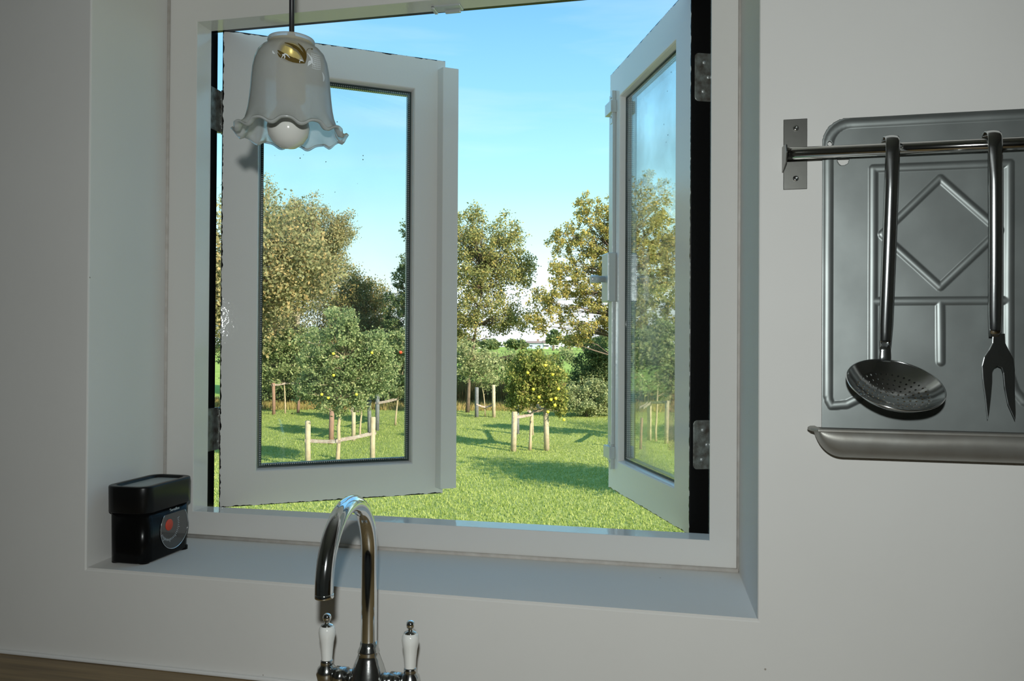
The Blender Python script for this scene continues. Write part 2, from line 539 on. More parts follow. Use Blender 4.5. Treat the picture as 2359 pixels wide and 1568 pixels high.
def sash_paint(name, amt):
    m = mat(name, (0.70, 0.685, 0.655), 0.035, bump=(170, 0.22, 0.0006), spec=0.30)
    n, l = m.node_tree.nodes, m.node_tree.links
    t = n.new('ShaderNodeTexCoord')
    s = n.new('ShaderNodeSeparateXYZ')
    l.new(t.outputs['Object'], s.inputs[0])

    def mt(op, a, b):
        k = n.new('ShaderNodeMath'); k.operation = op
        for i, v in enumerate((a, b)):
            if isinstance(v, (int, float)):
                k.inputs[i].default_value = v
            else:
                l.new(v, k.inputs[i])
        return k.outputs[0]
    dx = mt('MINIMUM', s.outputs[0], mt('ADD', mt('SUBTRACT', SW, s.outputs[0]), 0.002))
    dz = mt('MINIMUM', mt('SUBTRACT', SZ1, s.outputs[2]), mt('SUBTRACT', s.outputs[2], SZ0))
    d = mt('MINIMUM', dx, dz)
    nz = n.new('ShaderNodeTexNoise'); nz.inputs['Scale'].default_value = 55; nz.inputs['Detail'].default_value = 8
    l.new(t.outputs['Object'], nz.inputs[0])
    th = mt('SUBTRACT', mt('MULTIPLY', nz.outputs[0], amt), amt * 0.36)
    k = mt('LESS_THAN', d, th)
    mx = n.new('ShaderNodeMix'); mx.data_type = 'RGBA'
    mx.inputs[6].default_value = (0.70, 0.685, 0.655, 1)
    mx.inputs[7].default_value = (0.012, 0.011, 0.010, 1)
    l.new(k, mx.inputs[0])
    l.new(mx.outputs[2], n['Principled BSDF'].inputs['Base Color'])
    return m


M['sash'] = sash_paint('casement_paint', 0.012)

# ================================================================== SETTING: the room
# wall with the splayed window opening
WX0, WX1, WZ1 = -1.95, 1.75, 2.55
fr = [(-0.906, Z0 - 0.352), (0.0993, Z0 - 0.352), (0.0993, Z0 + 0.665), (-0.906, Z0 + 0.665)]
bk = [(-0.922, Z0 - 0.350), (0.0905, Z0 - 0.350), (0.0905, Z0 + 0.650), (-0.922, Z0 + 0.650)]
outr = [(WX0, 0.0), (WX1, 0.0), (WX1, WZ1), (WX0, WZ1)]
w = MB()
vs = [(x, 0, z) for x, z in outr] + [(x, 0, z) for x, z in fr] + [(x, 0.212, z) for x, z in bk] + \
     [(x, 0.30, z) for x, z in bk] + [(x, 0.30, z) for x, z in outr]
fs = []
for k in range(4):
    j = (k + 1) % 4
    fs += [(k, j, 4 + j, 4 + k), (4 + k, 4 + j, 8 + j, 8 + k), (8 + k, 8 + j, 12 + j, 12 + k), (12 + k, 12 + j, 16 + j, 16 + k), (16 + k, 16 + j, j, k)]
w.add(vs, fs)
wall_back = w.build('wall_back', M['plaster'], bevel=0.0025, kind='structure',
                    label='off white plaster kitchen wall with a deep window recess')
MB().prism([(-0.905, 0.001), (0.0985, 0.001), (0.0900, 0.2095), (-0.9215, 0.2095)], Z0 - 0.3525, Z0 - 0.3495, 'z').build(
    'windowsill', M['plaster'], wall_back)
MB().box(WX0, WX1, -3.6, 0, -0.1, 0.0).build('floor', M['tile'], kind='structure', label='dark tiled kitchen floor')
MB().box(WX0 - 0.1, WX1 + 0.1, -3.7, 0.30, WZ1, WZ1 + 0.1).build('ceiling', M['room'], kind='structure', label='plain kitchen ceiling')
MB().box(WX0 - 0.1, WX0, -3.7, 0.30, -0.1, WZ1).build('wall_left', M['room'], kind='structure', label='plain side wall left of the window')
MB().box(WX1, WX1 + 0.1, -3.7, 0.30, -0.1, WZ1).build('wall_right', M['room'], kind='structure', label='plain side wall right of the window')
MB().box(WX0, WX1, -3.7, -3.6, -0.1, WZ1).build('wall_front', M['room'], kind='structure', label='plain wall behind the viewer')
# caulk line round the window frame and along the worktop
c = MB()
c.tube([(-0.920, 0.2085, Z0 - 0.347), (-0.4, 0.2085, Z0 - 0.3485), (0.089, 0.2085, Z0 - 0.347)], 0.004, 8)
c.tube([(-0.9205, 0.2085, Z0 - 0.347), (-0.9205, 0.2085, Z0 + 0.648)], 0.003, 8)
c.tube([(0.0893, 0.2085, Z0 - 0.347), (0.0893, 0.2085, Z0 + 0.648)], 0.0025, 8)
c.build('trim_1', M['caulk'], kind='structure', label='thin discoloured caulk line around the window frame')
MB().box(WX0, WX1, -0.006, 0.0, 0.925, 0.931).build('trim_2', M['caulk_white'], bevel=0.002, kind='structure',
                                                   label='thin white sealant strip between wall and worktop')

# window frame (structure)
FX0, FX1, FZ0, FZ1 = -0.863, 0.046, Z0 - 0.3024, Z0 + 0.588
OX0, OX1, OZ0, OZ1 = -0.9215, 0.0900, Z0 - 0.3495, Z0 + 0.6495
win = bpy.data.objects.new('window_1', None)
COL.objects.link(win)
win.location = (0, 0.21, Z0)
win['kind'] = 'structure'
win['label'] = 'white gloss wooden window frame set deep in the wall'


def local(o, parent):
    o.parent = parent
    o.matrix_parent_inverse = Matrix.Translation(parent.location).inverted()
    return o


def member(name, poly_out, rb):
    """one mitred member of the frame: white front step and black rebate behind"""
    b = MB()
    (a0, a1, i1, i0, r1, r0) = poly_out           # outer pair, inner pair, rebate pair as (x, z)
    y0, y1, y2 = 0.21, 0.255, 0.302
    V = [(*a0, y0), (*a1, y0), (*i1, y0), (*i0, y0), (*i0, y1), (*i1, y1), (*r1, y1), (*r0, y1), (*r0, y2), (*r1, y2), (*a1, y2), (*a0, y2)]
    V = [(x, y, z) for x, z, y in V]
    b.add(V, [(0, 1, 2, 3), (3, 2, 5, 4), (8, 9, 10, 11), (11, 10, 1, 0)], 0)
    b.add([V[4], V[5], V[6], V[7]], [(0, 1, 2, 3)], 1)
    b.add([V[7], V[6], V[9], V[8]], [(0, 1, 2, 3)], 1)
    bm_ = b.build(name, [M['gloss'], M['black']])
    me = bm_.data
    bm = bmesh.new(); bm.from_mesh(me)
    bmesh.ops.remove_doubles(bm, verts=bm.verts, dist=1e-5)
    bmesh.ops.recalc_face_normals(bm, faces=bm.faces)
    bm.to_mesh(me); bm.free()
    md = bm_.modifiers.new('bevel', 'BEVEL'); md.width = 0.0012; md.segments = 2; md.limit_method = 'ANGLE'
    return local(bm_, win)


rbw = 0.017
o4 = [(OX0, OZ0), (OX1, OZ0), (OX1, OZ1), (OX0, OZ1)]
i4 = [(FX0, FZ0), (FX1, FZ0), (FX1, FZ1), (FX0, FZ1)]
r4 = [(FX0 - rbw, FZ0 - rbw), (FX1 + rbw, FZ0 - rbw), (FX1 + rbw, FZ1 + rbw), (FX0 - rbw, FZ1 + rbw)]
for k, nm in enumerate(('bottom_rail', 'jamb', 'head_rail', 'jamb')):
    j = (k + 1) % 4
    member(nm, (o4[k], o4[j], i4[j], i4[k], r4[j], r4[k]), rbw)
# lock keep in the head
kp = MB()
kx = -0.402
kp.box(kx - 0.022, kx + 0.030, 0.232, 0.2545, FZ1 - 0.003, FZ1 + 0.001)
kp.box(kx - 0.022, kx - 0.016, 0.232, 0.2545, FZ1 - 0.006, FZ1)
kp.box(kx - 0.002, kx + 0.026, 0.248, 0.2545, FZ1 - 0.007, FZ1)
local(kp.build('lock_keep', M['lock'], bevel=0.001), win)


# ------------------------------------------------------------------ casements
def make_casement(name, hinge, ang, sy, label):
    """local x runs from the hinge along the casement, local y (times sy) out through its thickness"""
    root = bpy.data.objects.new(name, None)
    COL.objects.link(root)
    root.location = (hinge[0], hinge[1], Z0)
    root.rotation_euler = (0, 0, ang)
    root['kind'] = 'structure'
    root['label'] = label
    prof = [(0, 0), (0.066, 0), (0.068, 0.003), (0.0705, 0.014), (0.0705, 0.040), (0.064, 0.045), (0, 0.045)]
    cs = [(0, SZ0), (SW, SZ0), (SW, SZ1), (0, SZ1)]
    sg = [(1, 1), (-1, 1), (-1, -1), (1, -1)]
    for k, nm in enumerate(('rail', 'stile', 'rail', 'stile')):
        j = (k + 1) % 4
        b = MB()
        V = []
        for q in (k, j):
            for ins, tt in prof:
                V.append((cs[q][0] + sg[q][0] * ins, sy * tt, cs[q][1] + sg[q][1] * ins))
        npf = len(prof)
        for a in range(npf):
            a2 = (a + 1) % npf
            outer = a == npf - 1
            b.add([V[a], V[a2], V[npf + a2], V[npf + a]], [(0, 1, 2, 3)], 1 if outer else (1 if a in (4, 5) else 0))
        o = b.build(nm, [M['sash'], M['black']], root, recalc=False)
        bm = bmesh.new(); bm.from_mesh(o.data)
        bmesh.ops.remove_doubles(bm, verts=bm.verts, dist=1e-6)
        bmesh.ops.recalc_face_normals(bm, faces=bm.faces)
        bm.to_mesh(o.data); bm.free()
        md = o.modifiers.new('bevel', 'BEVEL'); md.width = 0.0010; md.segments = 2; md.limit_method = 'ANGLE'; md.angle_limit = radians(50)
    g0, g1, h0, h1 = 0.0712, SW - 0.0712, SZ0 + 0.0712, SZ1 - 0.0712
    dusty = M['glass_dusty'] if sy < 0 else M['glass']
    for ta, tb in ((0.0142, 0.0176), (0.0304, 0.0338)):
        ya, yb = sorted((sy * ta, sy * tb))
        MB().box(g0, g1, ya, yb, h0, h1).build('glass_pane', dusty, root)
    # perforated metal spacer between the two panes, with a dark seal behind it
    sp = MB()
    ya, yb = sorted((sy * 0.0178, sy * 0.0302))
    e = 0.0065
    sp.box(g0, g0 + e, ya, yb, h0, h1)
    sp.box(g1 - e, g1, ya, yb, h0, h1)
    sp.box(g0 + e, g1 - e, ya, yb, h0, h0 + e)
    sp.box(g0 + e, g1 - e, ya, yb, h1 - e, h1)
    so = sp.build('spacer_bar', M['spacer_dots'], root)
    ss = MB()
    ya, yb = sorted((sy * 0.0128, sy * 0.0141))
    e = 0.0022
    ss.box(g0, g0 + e, ya, yb, h0, h1); ss.box(g1 - e, g1, ya, yb, h0, h1)
    ss.box(g0 + e, g1 - e, ya, yb, h0, h0 + e); ss.box(g0 + e, g1 - e, ya, yb, h1 - e, h1)
    ss.build('glazing_seal', M['bead'], root)
    return root


# dotted spacer material
m = mat('perforated_spacer', (0.34, 0.35, 0.35), 0.35, metal=0.7)
n, l = m.node_tree.nodes, m.node_tree.links
t = n.new('ShaderNodeTexCoord')
mpv = n.new('ShaderNodeMapping'); mpv.inputs['Scale'].default_value = (240, 240, 240)
l.new(t.outputs['Object'], mpv.inputs[0])
vo = n.new('ShaderNodeTexVoronoi'); vo.inputs['Scale'].default_value = 1; vo.inputs['Randomness'].default_value = 0
l.new(mpv.outputs[0], vo.inputs[0])
r_ = n.new('ShaderNodeValToRGB')
r_.color_ramp.elements[0].position, r_.color_ramp.elements[0].color = 0.36, (0.85, 0.87, 0.87, 1)
r_.color_ramp.elements[1].position, r_.color_ramp.elements[1].color = 0.44, (0.06, 0.10, 0.10, 1)
l.new(vo.outputs['Distance'], r_.inputs[0])
l.new(r_.outputs[0], n['Principled BSDF'].inputs['Base Color'])
M['spacer_dots'] = m

LH, RH = (-0.865, 0.295), (0.016, 0.285)
LA, RA = radians(33.3), radians(180 - 67.35)
cas_l = make_casement('window_2', LH, LA, 1, 'left white casement standing slightly open with a cover strip')
cas_r = make_casement('window_3', RH, RA, -1, 'right white casement swung wide open showing its black hinge edge')

# cover strip on the left casement
b = MB()
zb, zt = -0.3007, 0.588
sec = [(0.4285, 0.0), (0.4350, -0.020), (0.4693, -0.020), (0.4693, -0.001), (0.4456, 0.0)]
b.prism([(x, y) for x, y in sec], zb, zt, 'z')
b.build('cover_strip', M['gloss'], cas_l, bevel=0.0012)


def hinge_plate(parent, y0, y1, z0, z1, sy, x=0.0, nrm=-1):
    r = 0.007
    pts = []
    for (cx, cz, a0) in ((y1 - r, z1 - r, 0), (y0 + r, z1 - r, 90), (y0 + r, z0 + r, 180), (y1 - r, z0 + r, 270)):
        for q in range(5):
            a = radians(a0 + q * 22.5)
            pts.append((sy * (cx + r * cos(a)), cz + r * sin(a)))
    b = MB()
    b.prism(pts, x, x + nrm * 0.0022, 'x')
    pl = b.build('hinge_leaf', M['hinge'], parent, bevel=0.0006)
    for q, (fy, fz) in enumerate(((0.42, 0.80), (0.62, 0.5), (0.38, 0.2))):
        MB().lathe([(0.0032, 0), (0.0028, 0.0012), (0.0, 0.0016)], 10, (x + nrm * 0.0022, sy * (y0 + (y1 - y0) * fy), z0 + (z1 - z0) * fz), axis=(nrm, 0, 0)).build('screw', M['lock'], pl)
    return pl


for z0, z1 in ((0.413, 0.494), (-0.204, -0.122)):
    hinge_plate(cas_r, 0.006, 0.044, z0, z1, -1)
    hinge_plate(cas_l, 0.006, 0.040, z0, z1, 1)
    # knuckles and frame leaves
    for xx, yy, nn in ((-0.8825, 0.3105, 1), (0.064, 0.3125, -1)):
        b = MB()
        for q in range(5):
            h0 = z0 + (z1 - z0) * q / 5
            b.tube([(xx, yy, Z0 + h0 + 0.0006), (xx, yy, Z0 + h0 + (z1 - z0) / 5 - 0.0006)], 0.0062, 14)
        xw = FX0 - rbw if nn > 0 else FX1 + rbw
        b.box(min(xw, xw + nn * 0.0022), max(xw, xw + nn * 0.0022), 0.262, 0.3095, Z0 + z0, Z0 + z1)
        local(b.build('hinge', M['hinge'], bevel=0.0004), win)

# espagnolette lock on the right casement (local coords; inner face is y = 0, room side is +y here)
esp = MB()
esp.box(0.402, 0.420, 0.0, 0.0075, SZ0 + 0.10, SZ1 - 0.09)
esp.box(0.4225, 0.4380, 0.0, 0.0045, SZ0 + 0.06, SZ1 - 0.05)
esp.build('lock_rod', M['lock'], cas_r, bevel=0.0012)
lb = MB()
lb.box(0.394, 0.440, 0.0, 0.020, 0.098, 0.205)
lbo = lb.build('lock_case', M['lock'], cas_r, bevel=0.003)
lb2 = MB().lathe([(0.0072, 0.0), (0.0072, 0.014), (0.0088, 0.0145), (0.0088, 0.030), (0.0076, 0.032)], 20, (0.417, 0.020, 0.148), axis=(0, 1, 0))
lb2.build('handle', M['lock'], cas_r)
for zc in (SZ1 - 0.083, SZ0 + 0.083):
    b = MB()
    b.box(0.398, 0.441, 0.0, 0.0135, zc - 0.013, zc + 0.013)
    b.box(0.404, 0.418, 0.0, 0.0085, zc - 0.036, zc + 0.036)
    for dz in (-0.021, 0.021):
        b.lathe([(0.003, 0), (0.0024, 0.0015), (0, 0.002)], 8, (0.412, 0.0085, zc + dz), axis=(0, 1, 0))
    b.build('rod_guide', M['lock'], cas_r, bevel=0.0012)

# ------------------------------------------------------------------ worktop
wt = MB().box(WX0 + 0.002, WX1 - 0.002, -0.64, -0.0005, 0.885, 0.925).build(
    'worktop', M['wood'], bevel=0.003, label='brown wooden worktop running along the foot of the wall', category='worktop')
cb = thing('base_cabinet', 'painted base cabinet carrying the wooden worktop', 'cabinet', (0, -0.31, 0))
MB().box(WX0 + 0.01, WX1 - 0.01, -0.28, 0.29, 0.0, 0.884).build('body', M['cabinet'], cb)
for k in range(6):
    x0 = WX0 + 0.02 + k * 0.61
    dd = MB().box(x0, x0 + 0.598, -0.30, -0.281, 0.11, 0.87).build('door', M['cabinet'], cb, bevel=0.002)
    MB().lathe([(0.006, 0), (0.006, 0.012), (0.014, 0.018), (0.014, 0.024), (0, 0.027)], 16, (x0 + 0.54, -0.30, 0.78), axis=(0, -1, 0)).build('knob', M['chrome'], dd)

# ------------------------------------------------------------------ mixer tap
tap = thing('kitchen_tap', 'chrome bridge mixer tap with swan neck spout and two white porcelain levers', 'tap', (-0.3770, -0.139, 0.925))
tz = Z0 - 0.925                       # local z = world z - 0.925 ; drop d -> tz - d
body = [(0.026, 0.0), (0.026, 0.006), (0.020, 0.012), (0.016, 0.030), (0.018, 0.044), (0.0240, 0.058), (0.0255, 0.072),
        (0.0225, 0.085), (0.0185, 0.098), (0.0145, 0.108), (0.0128, 0.113), (0.0135, 0.1145), (0.0130, 0.117), (0.0112, 0.121), (0.0100, 0.128)]
MB().lathe(body, 40).build('body', M['chrome_worn'], tap)
path = [(0, 0, 0.118)]
for z in np.linspace(0.13, tz - 0.2585, 8):
    path.append((0, 0, z))
R_ = 0.0755
for k in range(1, 25):
    a = pi * k / 24
    path.append((0.012 * (1 - cos(a)) / 2, -R_ * (1 - cos(a)), tz - 0.2585 + R_ * sin(a)))
path.append((0.0122, -2 * R_ - 0.0003, tz - 0.2615))
path.append((0.0124, -2 * R_ - 0.0005, tz - 0.2640))
sp = MB().tube(path, [0.0099] * (len(path) - 1) + [0.0099], 28)
sp.build('spout', M['chrome'], tap)
MB().lathe([(0.0098, 0), (0.0101, 0.0006), (0.0101, 0.004), (0.0098, 0.0045)], 28, (0.0124, -2 * R_ - 0.0005, tz - 0.2655)).build('spout_nozzle', M['chrome'], tap)
for sgn, hx in ((-1, -0.0560), (1, 0.0545)):
    zc = tz - 0.4125
    MB().tube([(sgn * 0.016, 0, zc - 0.004), (sgn * 0.030, 0, zc - 0.003)], [0.0120, 0.0112], 24).tube(
        [(sgn * 0.030, 0, zc - 0.003), (sgn * 0.044, 0, zc - 0.002)], [0.0128, 0.0118], 24).build('bridge_arm', M['chrome_worn'], tap)
    v = MB().lathe([(0.0, -0.0135), (0.0075, -0.012), (0.0115, -0.007), (0.0132, 0.0), (0.0115, 0.007), (0.0070, 0.012), (0.0058, 0.0145)], 28, (hx, 0, zc))
    v.build('valve', M['chrome_worn'], tap)
    # porcelain lever
    h = MB().lathe([(0.0066, 0.0), (0.0068, 0.003), (0.0074, 0.013), (0.0085, 0.024), (0.0100, 0.031), (0.0106, 0.036), (0.0102, 0.0405), (0.0088, 0.0440), (0.0060, 0.0452)],
                   32, (hx, 0, tz - 0.3975))
    ho = h.build('porcelain_lever', M['porcelain'], tap)
    MB().lathe([(0.0060, -0.004), (0.0078, -0.003), (0.0078, 0.002), (0.0068, 0.0035)], 28, (hx, 0, tz - 0.3985)).build('collar', M['chrome_worn'], ho)
    MB().lathe([(0.0080, 0.0), (0.0074, 0.0022), (0.0036, 0.0034), (0.0028, 0.0060), (0.0044, 0.0072), (0.0054, 0.0110), (0.0046, 0.0142), (0.0024, 0.0160), (0, 0.0164)],
               28, (hx, 0, tz - 0.3536)).build('finial', M['chrome'], ho)

# ------------------------------------------------------------------ kitchen scale
sc = thing('kitchen_scale', 'black kitchen scale with a red dial centre on the windowsill corner', 'scale', (-0.8575, 0.087, Z0 - 0.3495))


def rrect(hx, hy, r, n=8):
    pts = []
    for sxn, syn, a0 in ((1, 1, 0), (-1, 1, 90), (-1, -1, 180), (1, -1, 270)):
        for q in range(n + 1):
            a = radians(a0 + 90 * q / n)
            pts.append((sxn * (hx - r) + r * cos(a), syn * (hy - r) + r * sin(a)))
    return pts


def loft(b, rings, mi=0, cap0=True, cap1=True):
    n_ = len(rings[0][0])
    V = []
    for pts, z in rings:
        V += [(x, y, z) for x, y in pts]
    fs = []
    for i in range(len(rings) - 1):
        for k in range(n_):
            fs.append((i * n_ + k, i * n_ + (k + 1) % n_, (i + 1) * n_ + (k + 1) % n_, (i + 1) * n_ + k))
    b.add(V, fs, mi, True)
    o_ = len(b.v) - len(V)
    if cap0:
        b.f.append(tuple(o_ + k for k in range(n_))); b.m.append(mi); b.sm.append(False)
    if cap1:
        b.f.append(tuple(o_ + (len(rings) - 1) * n_ + k for k in range(n_))); b.m.append(mi); b.sm.append(False)


b = MB()
loft(b, [(rrect(0.0340, 0.0585, 0.018), 0.0025), (rrect(0.0350, 0.0595, 0.019), 0.004), (rrect(0.0358, 0.0602, 0.019), 0.084)])
b.build('body', M['plastic'], sc)
b = MB()
loft(b, [(rrect(0.0385, 0.0630, 0.021), 0.0815), (rrect(0.0392, 0.0637, 0.021), 0.0825), (rrect(0.0396, 0.0641, 0.021), 0.121),
         (rrect(0.0392, 0.0637, 0.021), 0.1228), (rrect(0.0380, 0.0625, 0.020), 0.1236), (rrect(0.0300, 0.0545, 0.015), 0.1236),
         (rrect(0.0290, 0.0535, 0.014), 0.1222), (rrect(0.0280, 0.0525, 0.013), 0.1190)], cap1=False)
lid = b.build('lid', M['plastic_rough'], sc)
b = MB()
loft(b, [(rrect(0.0282, 0.0527, 0.013), 0.1180), (rrect(0.0280, 0.0525, 0.013), 0.1192)])
b.build('lid_floor', M['tray_grey'], lid)
for fx, fy in ((-0.025, -0.046), (0.022, -0.044), (0.027, 0.047), (-0.026, 0.048)):
    MB().lathe([(0.0085, 0.0), (0.0085, 0.006)], 16, (fx, fy, 0.0)).build('foot', M['plastic'], sc)
# dial window with flattened top
dz_, dy_, dr = 0.0465, 0.012, 0.0355
pts = []
zc_ = 0.0235
a1 = math.asin(zc_ / dr)
for k in range(41):
    a = a1 - (pi + 2 * a1) * k / 40
    pts.append((dy_ + dr * cos(a), dz_ + dr * sin(a)))
dl = MB().prism(pts, 0.0352, 0.0364, 'x').build('dial', M['dial'], sc)
rim = MB().tube([(0.0366, p[0], p[1]) for p in pts], 0.0005, 6).build('dial_rim', M['chrome'], dl)
MB().lathe([(0.0094, 0), (0.0094, 0.0007), (0.0088, 0.001), (0, 0.001)], 28, (0.0362, dy_ - 0.014, dz_ + 0.006), axis=(1, 0, 0)).build('red_centre', M['red'], dl)
tk = MB()
for k in range(26):
    a = radians(-165 + k * 7.5)
    r0, r1 = 0.021, (0.0265 if k % 5 == 0 else 0.0242)
    cy, cz = dy_ - 0.012, dz_ + 0.004
    p0, p1 = (cy + r0 * cos(a), cz + r0 * sin(a)), (cy + r1 * cos(a), cz + r1 * sin(a))
    if sqrt((p1[0] - dy_) ** 2 + (p1[1] - dz_) ** 2) > dr - 0.001:
        continue
    nx, nz_ = -sin(a) * 0.0003, cos(a) * 0.0003
    tk.prism([(p0[0] - nx, p0[1] - nz_), (p1[0] - nx, p1[1] - nz_), (p1[0] + nx, p1[1] + nz_), (p0[0] + nx, p0[1] + nz_)], 0.0363, 0.0366, 'x')
tk.build('dial_ticks', M['print'], dl)
tcv = bpy.data.curves.new('brand_lettering', 'FONT')
tcv.body = 'Terraillon'
tcv.size = 0.0064
tcv.extrude = 0.0001
tcv.align_x = 'CENTER'
to = bpy.data.objects.new('brand_lettering', tcv)
COL.objects.link(to)
dg = bpy.context.evaluated_depsgraph_get()
tme = bpy.data.meshes.new_from_object(to.evaluated_get(dg))
bpy.data.objects.remove(to)
tme.materials.clear()
tme.materials.append(M['print'])
to = bpy.data.objects.new('lettering', tme)
COL.objects.link(to)
to.parent = sc
to.location = (0.0361, 0.012, 0.0735)
to.rotation_euler = (pi / 2, 0, pi / 2)

# ------------------------------------------------------------------ pendant lamp
lp = thing('pendant_lamp', 'frosted glass pendant lamp with frilled rim hanging in front of the window', 'lamp', (-0.467, -0.179, Z0 + 0.257))
prof = [(0.0262, 0.1165), (0.0278, 0.1158), (0.0282, 0.1135), (0.0272, 0.1105), (0.0290, 0.1075), (0.0345, 0.1040), (0.0395, 0.0985), (0.0430, 0.0900),
        (0.0452, 0.0790), (0.0465, 0.0660), (0.0475, 0.0530), (0.0487, 0.0410), (0.0500, 0.0310), (0.0518, 0.0220), (0.0545, 0.0135), (0.0585, 0.0065), (0.0622, 0.0022), (0.0652, 0.0016), (0.0664, 0.0030)]
NF, NS = 12, 240
LPH = atan2(-1.05 + 0.179, 0.467) + radians(10.5)
b = MB()
V, fs = [], []
for i, (r, h) in enumerate(prof):
    wgt = max(0.0, (0.020 - h) / 0.023)
    wgt = wgt ** 2.0
    for k in range(NS):
        a = 2 * pi * k / NS
        wv = -cos(NF * (a - LPH))
        w2 = -0.6 * cos(2 * NF * (a - LPH))
        rr = r + wgt * (0.0030 * wv)
        hh = h + wgt * (0.0050 * wv + 0.0018 * w2)
        V.append((rr * cos(a), rr * sin(a), hh))
for i in range(len(prof) - 1):
    for k in range(NS):
        fs.append((i * NS + k, i * NS + (k + 1) % NS, (i + 1) * NS + (k + 1) % NS, (i + 1) * NS + k))
b.add(V, fs, 0, True)
shade = b.build('shade', M['frost'], lp)
md = shade.modifiers.new('thickness', 'SOLIDIFY')
md.thickness = 0.0022
md.offset = -1
MB().lathe([(0, -0.0255), (0.010, -0.0236), (0.018, -0.0181), (0.0235, -0.0098), (0.0255, 0.0), (0.0240, 0.0090), (0.0200, 0.0165), (0.0155, 0.0225), (0.0130, 0.030), (0.0125, 0.036)],
           36, (-0.003, 0, 0.0085)).build('bulb', M['bulb'], lp)
MB().lathe([(0.0150, 0.040), (0.0175, 0.042), (0.0175, 0.058), (0.0165, 0.060), (0.0178, 0.063), (0.0178, 0.085), (0.0150, 0.100), (0.0260, 0.108), (0.0262, 0.112), (0.0060, 0.118), (0.0045, 0.124)],
           32).build('lampholder', M['brass'], lp)
czt = WZ1 - (Z0 + 0.257)
MB().tube([(0.0005, 0, 0.118), (0.0, 0.0, 0.20), (-0.003, 0.001, 0.30), (-0.003, 0.001, 0.5), (0.0, 0, czt - 0.02)], 0.0032, 12).build('cord', M['cord'], lp)
MB().lathe([(0.006, czt - 0.05), (0.03, czt - 0.045), (0.05, czt - 0.02), (0.052, czt)], 32).build('ceiling_rose', M['caulk_white'], lp)


# printed leaf sprays on the shade: flat print, curved to follow the glass
def shade_r(h):
    for (r0, h0), (r1, h1) in zip(prof, prof[1:]):
        if h1 <= h <= h0:
            return r1 + (r0 - r1) * (h - h1) / (h0 - h1)
    return 0.05


facing = atan2(EYE.y - lp.location.y, EYE.x - lp.location.x)


def motif(name, strokes, mt_):
    """strokes: polylines of (u, h, width); u metres around the shade measured rightwards from the side facing the room"""
    b = MB()
    for st in strokes:
        V = []
        n_ = len(st)
        for i, (u, h, wd) in enumerate(st):
            p, q = st[max(i - 1, 0)], st[min(i + 1, n_ - 1)]
            tx, ty = q[0] - p[0], q[1] - p[1]
            L = sqrt(tx * tx + ty * ty) or 1
            nx, ny = -ty / L * wd / 2, tx / L * wd / 2
            for s_ in (1, -1):
                uu, hh = u + s_ * nx, h + s_ * ny
                r = shade_r(hh) + 0.0003
                a = facing + uu / r
                V.append((r * cos(a), r * sin(a), hh))
        b.add(V, [(2 * i, 2 * i + 1, 2 * i + 3, 2 * i + 2) for i in range(n_ - 1)], 0, True)
    return b.build(name, mt_, shade, recalc=False)


def leaf(p0, p1, bend, wmax, n_=9):
    out_ = []
    dx, dy = p1[0] - p0[0], p1[1] - p0[1]
    for i in range(n_):
        t_ = i / (n_ - 1)
        k_ = bend * sin(pi * t_)
        out_.append((p0[0] + dx * t_ - dy * k_, p0[1] + dy * t_ + dx * k_, wmax * sin(pi * min(1, t_ * 0.92 + 0.04)) ** 0.8))
    return out_


def mm(px, py):     # sketch units: pixels of the shade as seen, origin at its axis
    return ((px - 665) / 1792 * 0.905, (312 - py) / 1792 * 0.93 + 0.004)


gold = [leaf(mm(696, 176), mm(634, 152), 0.12, 0.0062), leaf(mm(697, 176), mm(650, 132), -0.18, 0.0040), leaf(mm(697, 174), mm(680, 130), -0.16, 0.0036),
        leaf(mm(697, 172), mm(668, 142), -0.20, 0.0030), leaf(mm(656, 166), mm(634, 158), 0.3, 0.0026), leaf(mm(700, 152), mm(716, 135), 0.25, 0.0007), leaf(mm(712, 137), mm(718, 134), 0.0, 0.0018),
        leaf(mm(696, 176), mm(672, 168), 0.1, 0.0030)]
motif('leaf_spray', gold, M['gold_print'])
white = [leaf(mm(643, 172), mm(662, 170), 0.55, 0.0016), leaf(mm(644, 162), mm(650, 172), 0.3, 0.0016), leaf(mm(704, 182), mm(722, 176), 0.6, 0.0018), leaf(mm(702, 150), mm(704, 180), 0.35, 0.0024),
         leaf(mm(684, 178), mm(692, 172), 0.4, 0.0016), leaf(mm(628, 160), mm(622, 152), 0.2, 0.0018)]
for k in range(6):
    white.append(leaf(mm(712 + 5 * k, 145 + 1.0 * k), mm(716 + 4.6 * k, 184 - 0.6 * k), 0.05, 0.0007))
for k in range(8):
    white.append(leaf(mm(712, 148 + 5 * k), mm(742, 144 + 5 * k), -0.05, 0.0006))
white.append(leaf(mm(746, 184), mm(750, 205), 0.2, 0.0032))
motif('etched_scroll', white, M['white_print'])

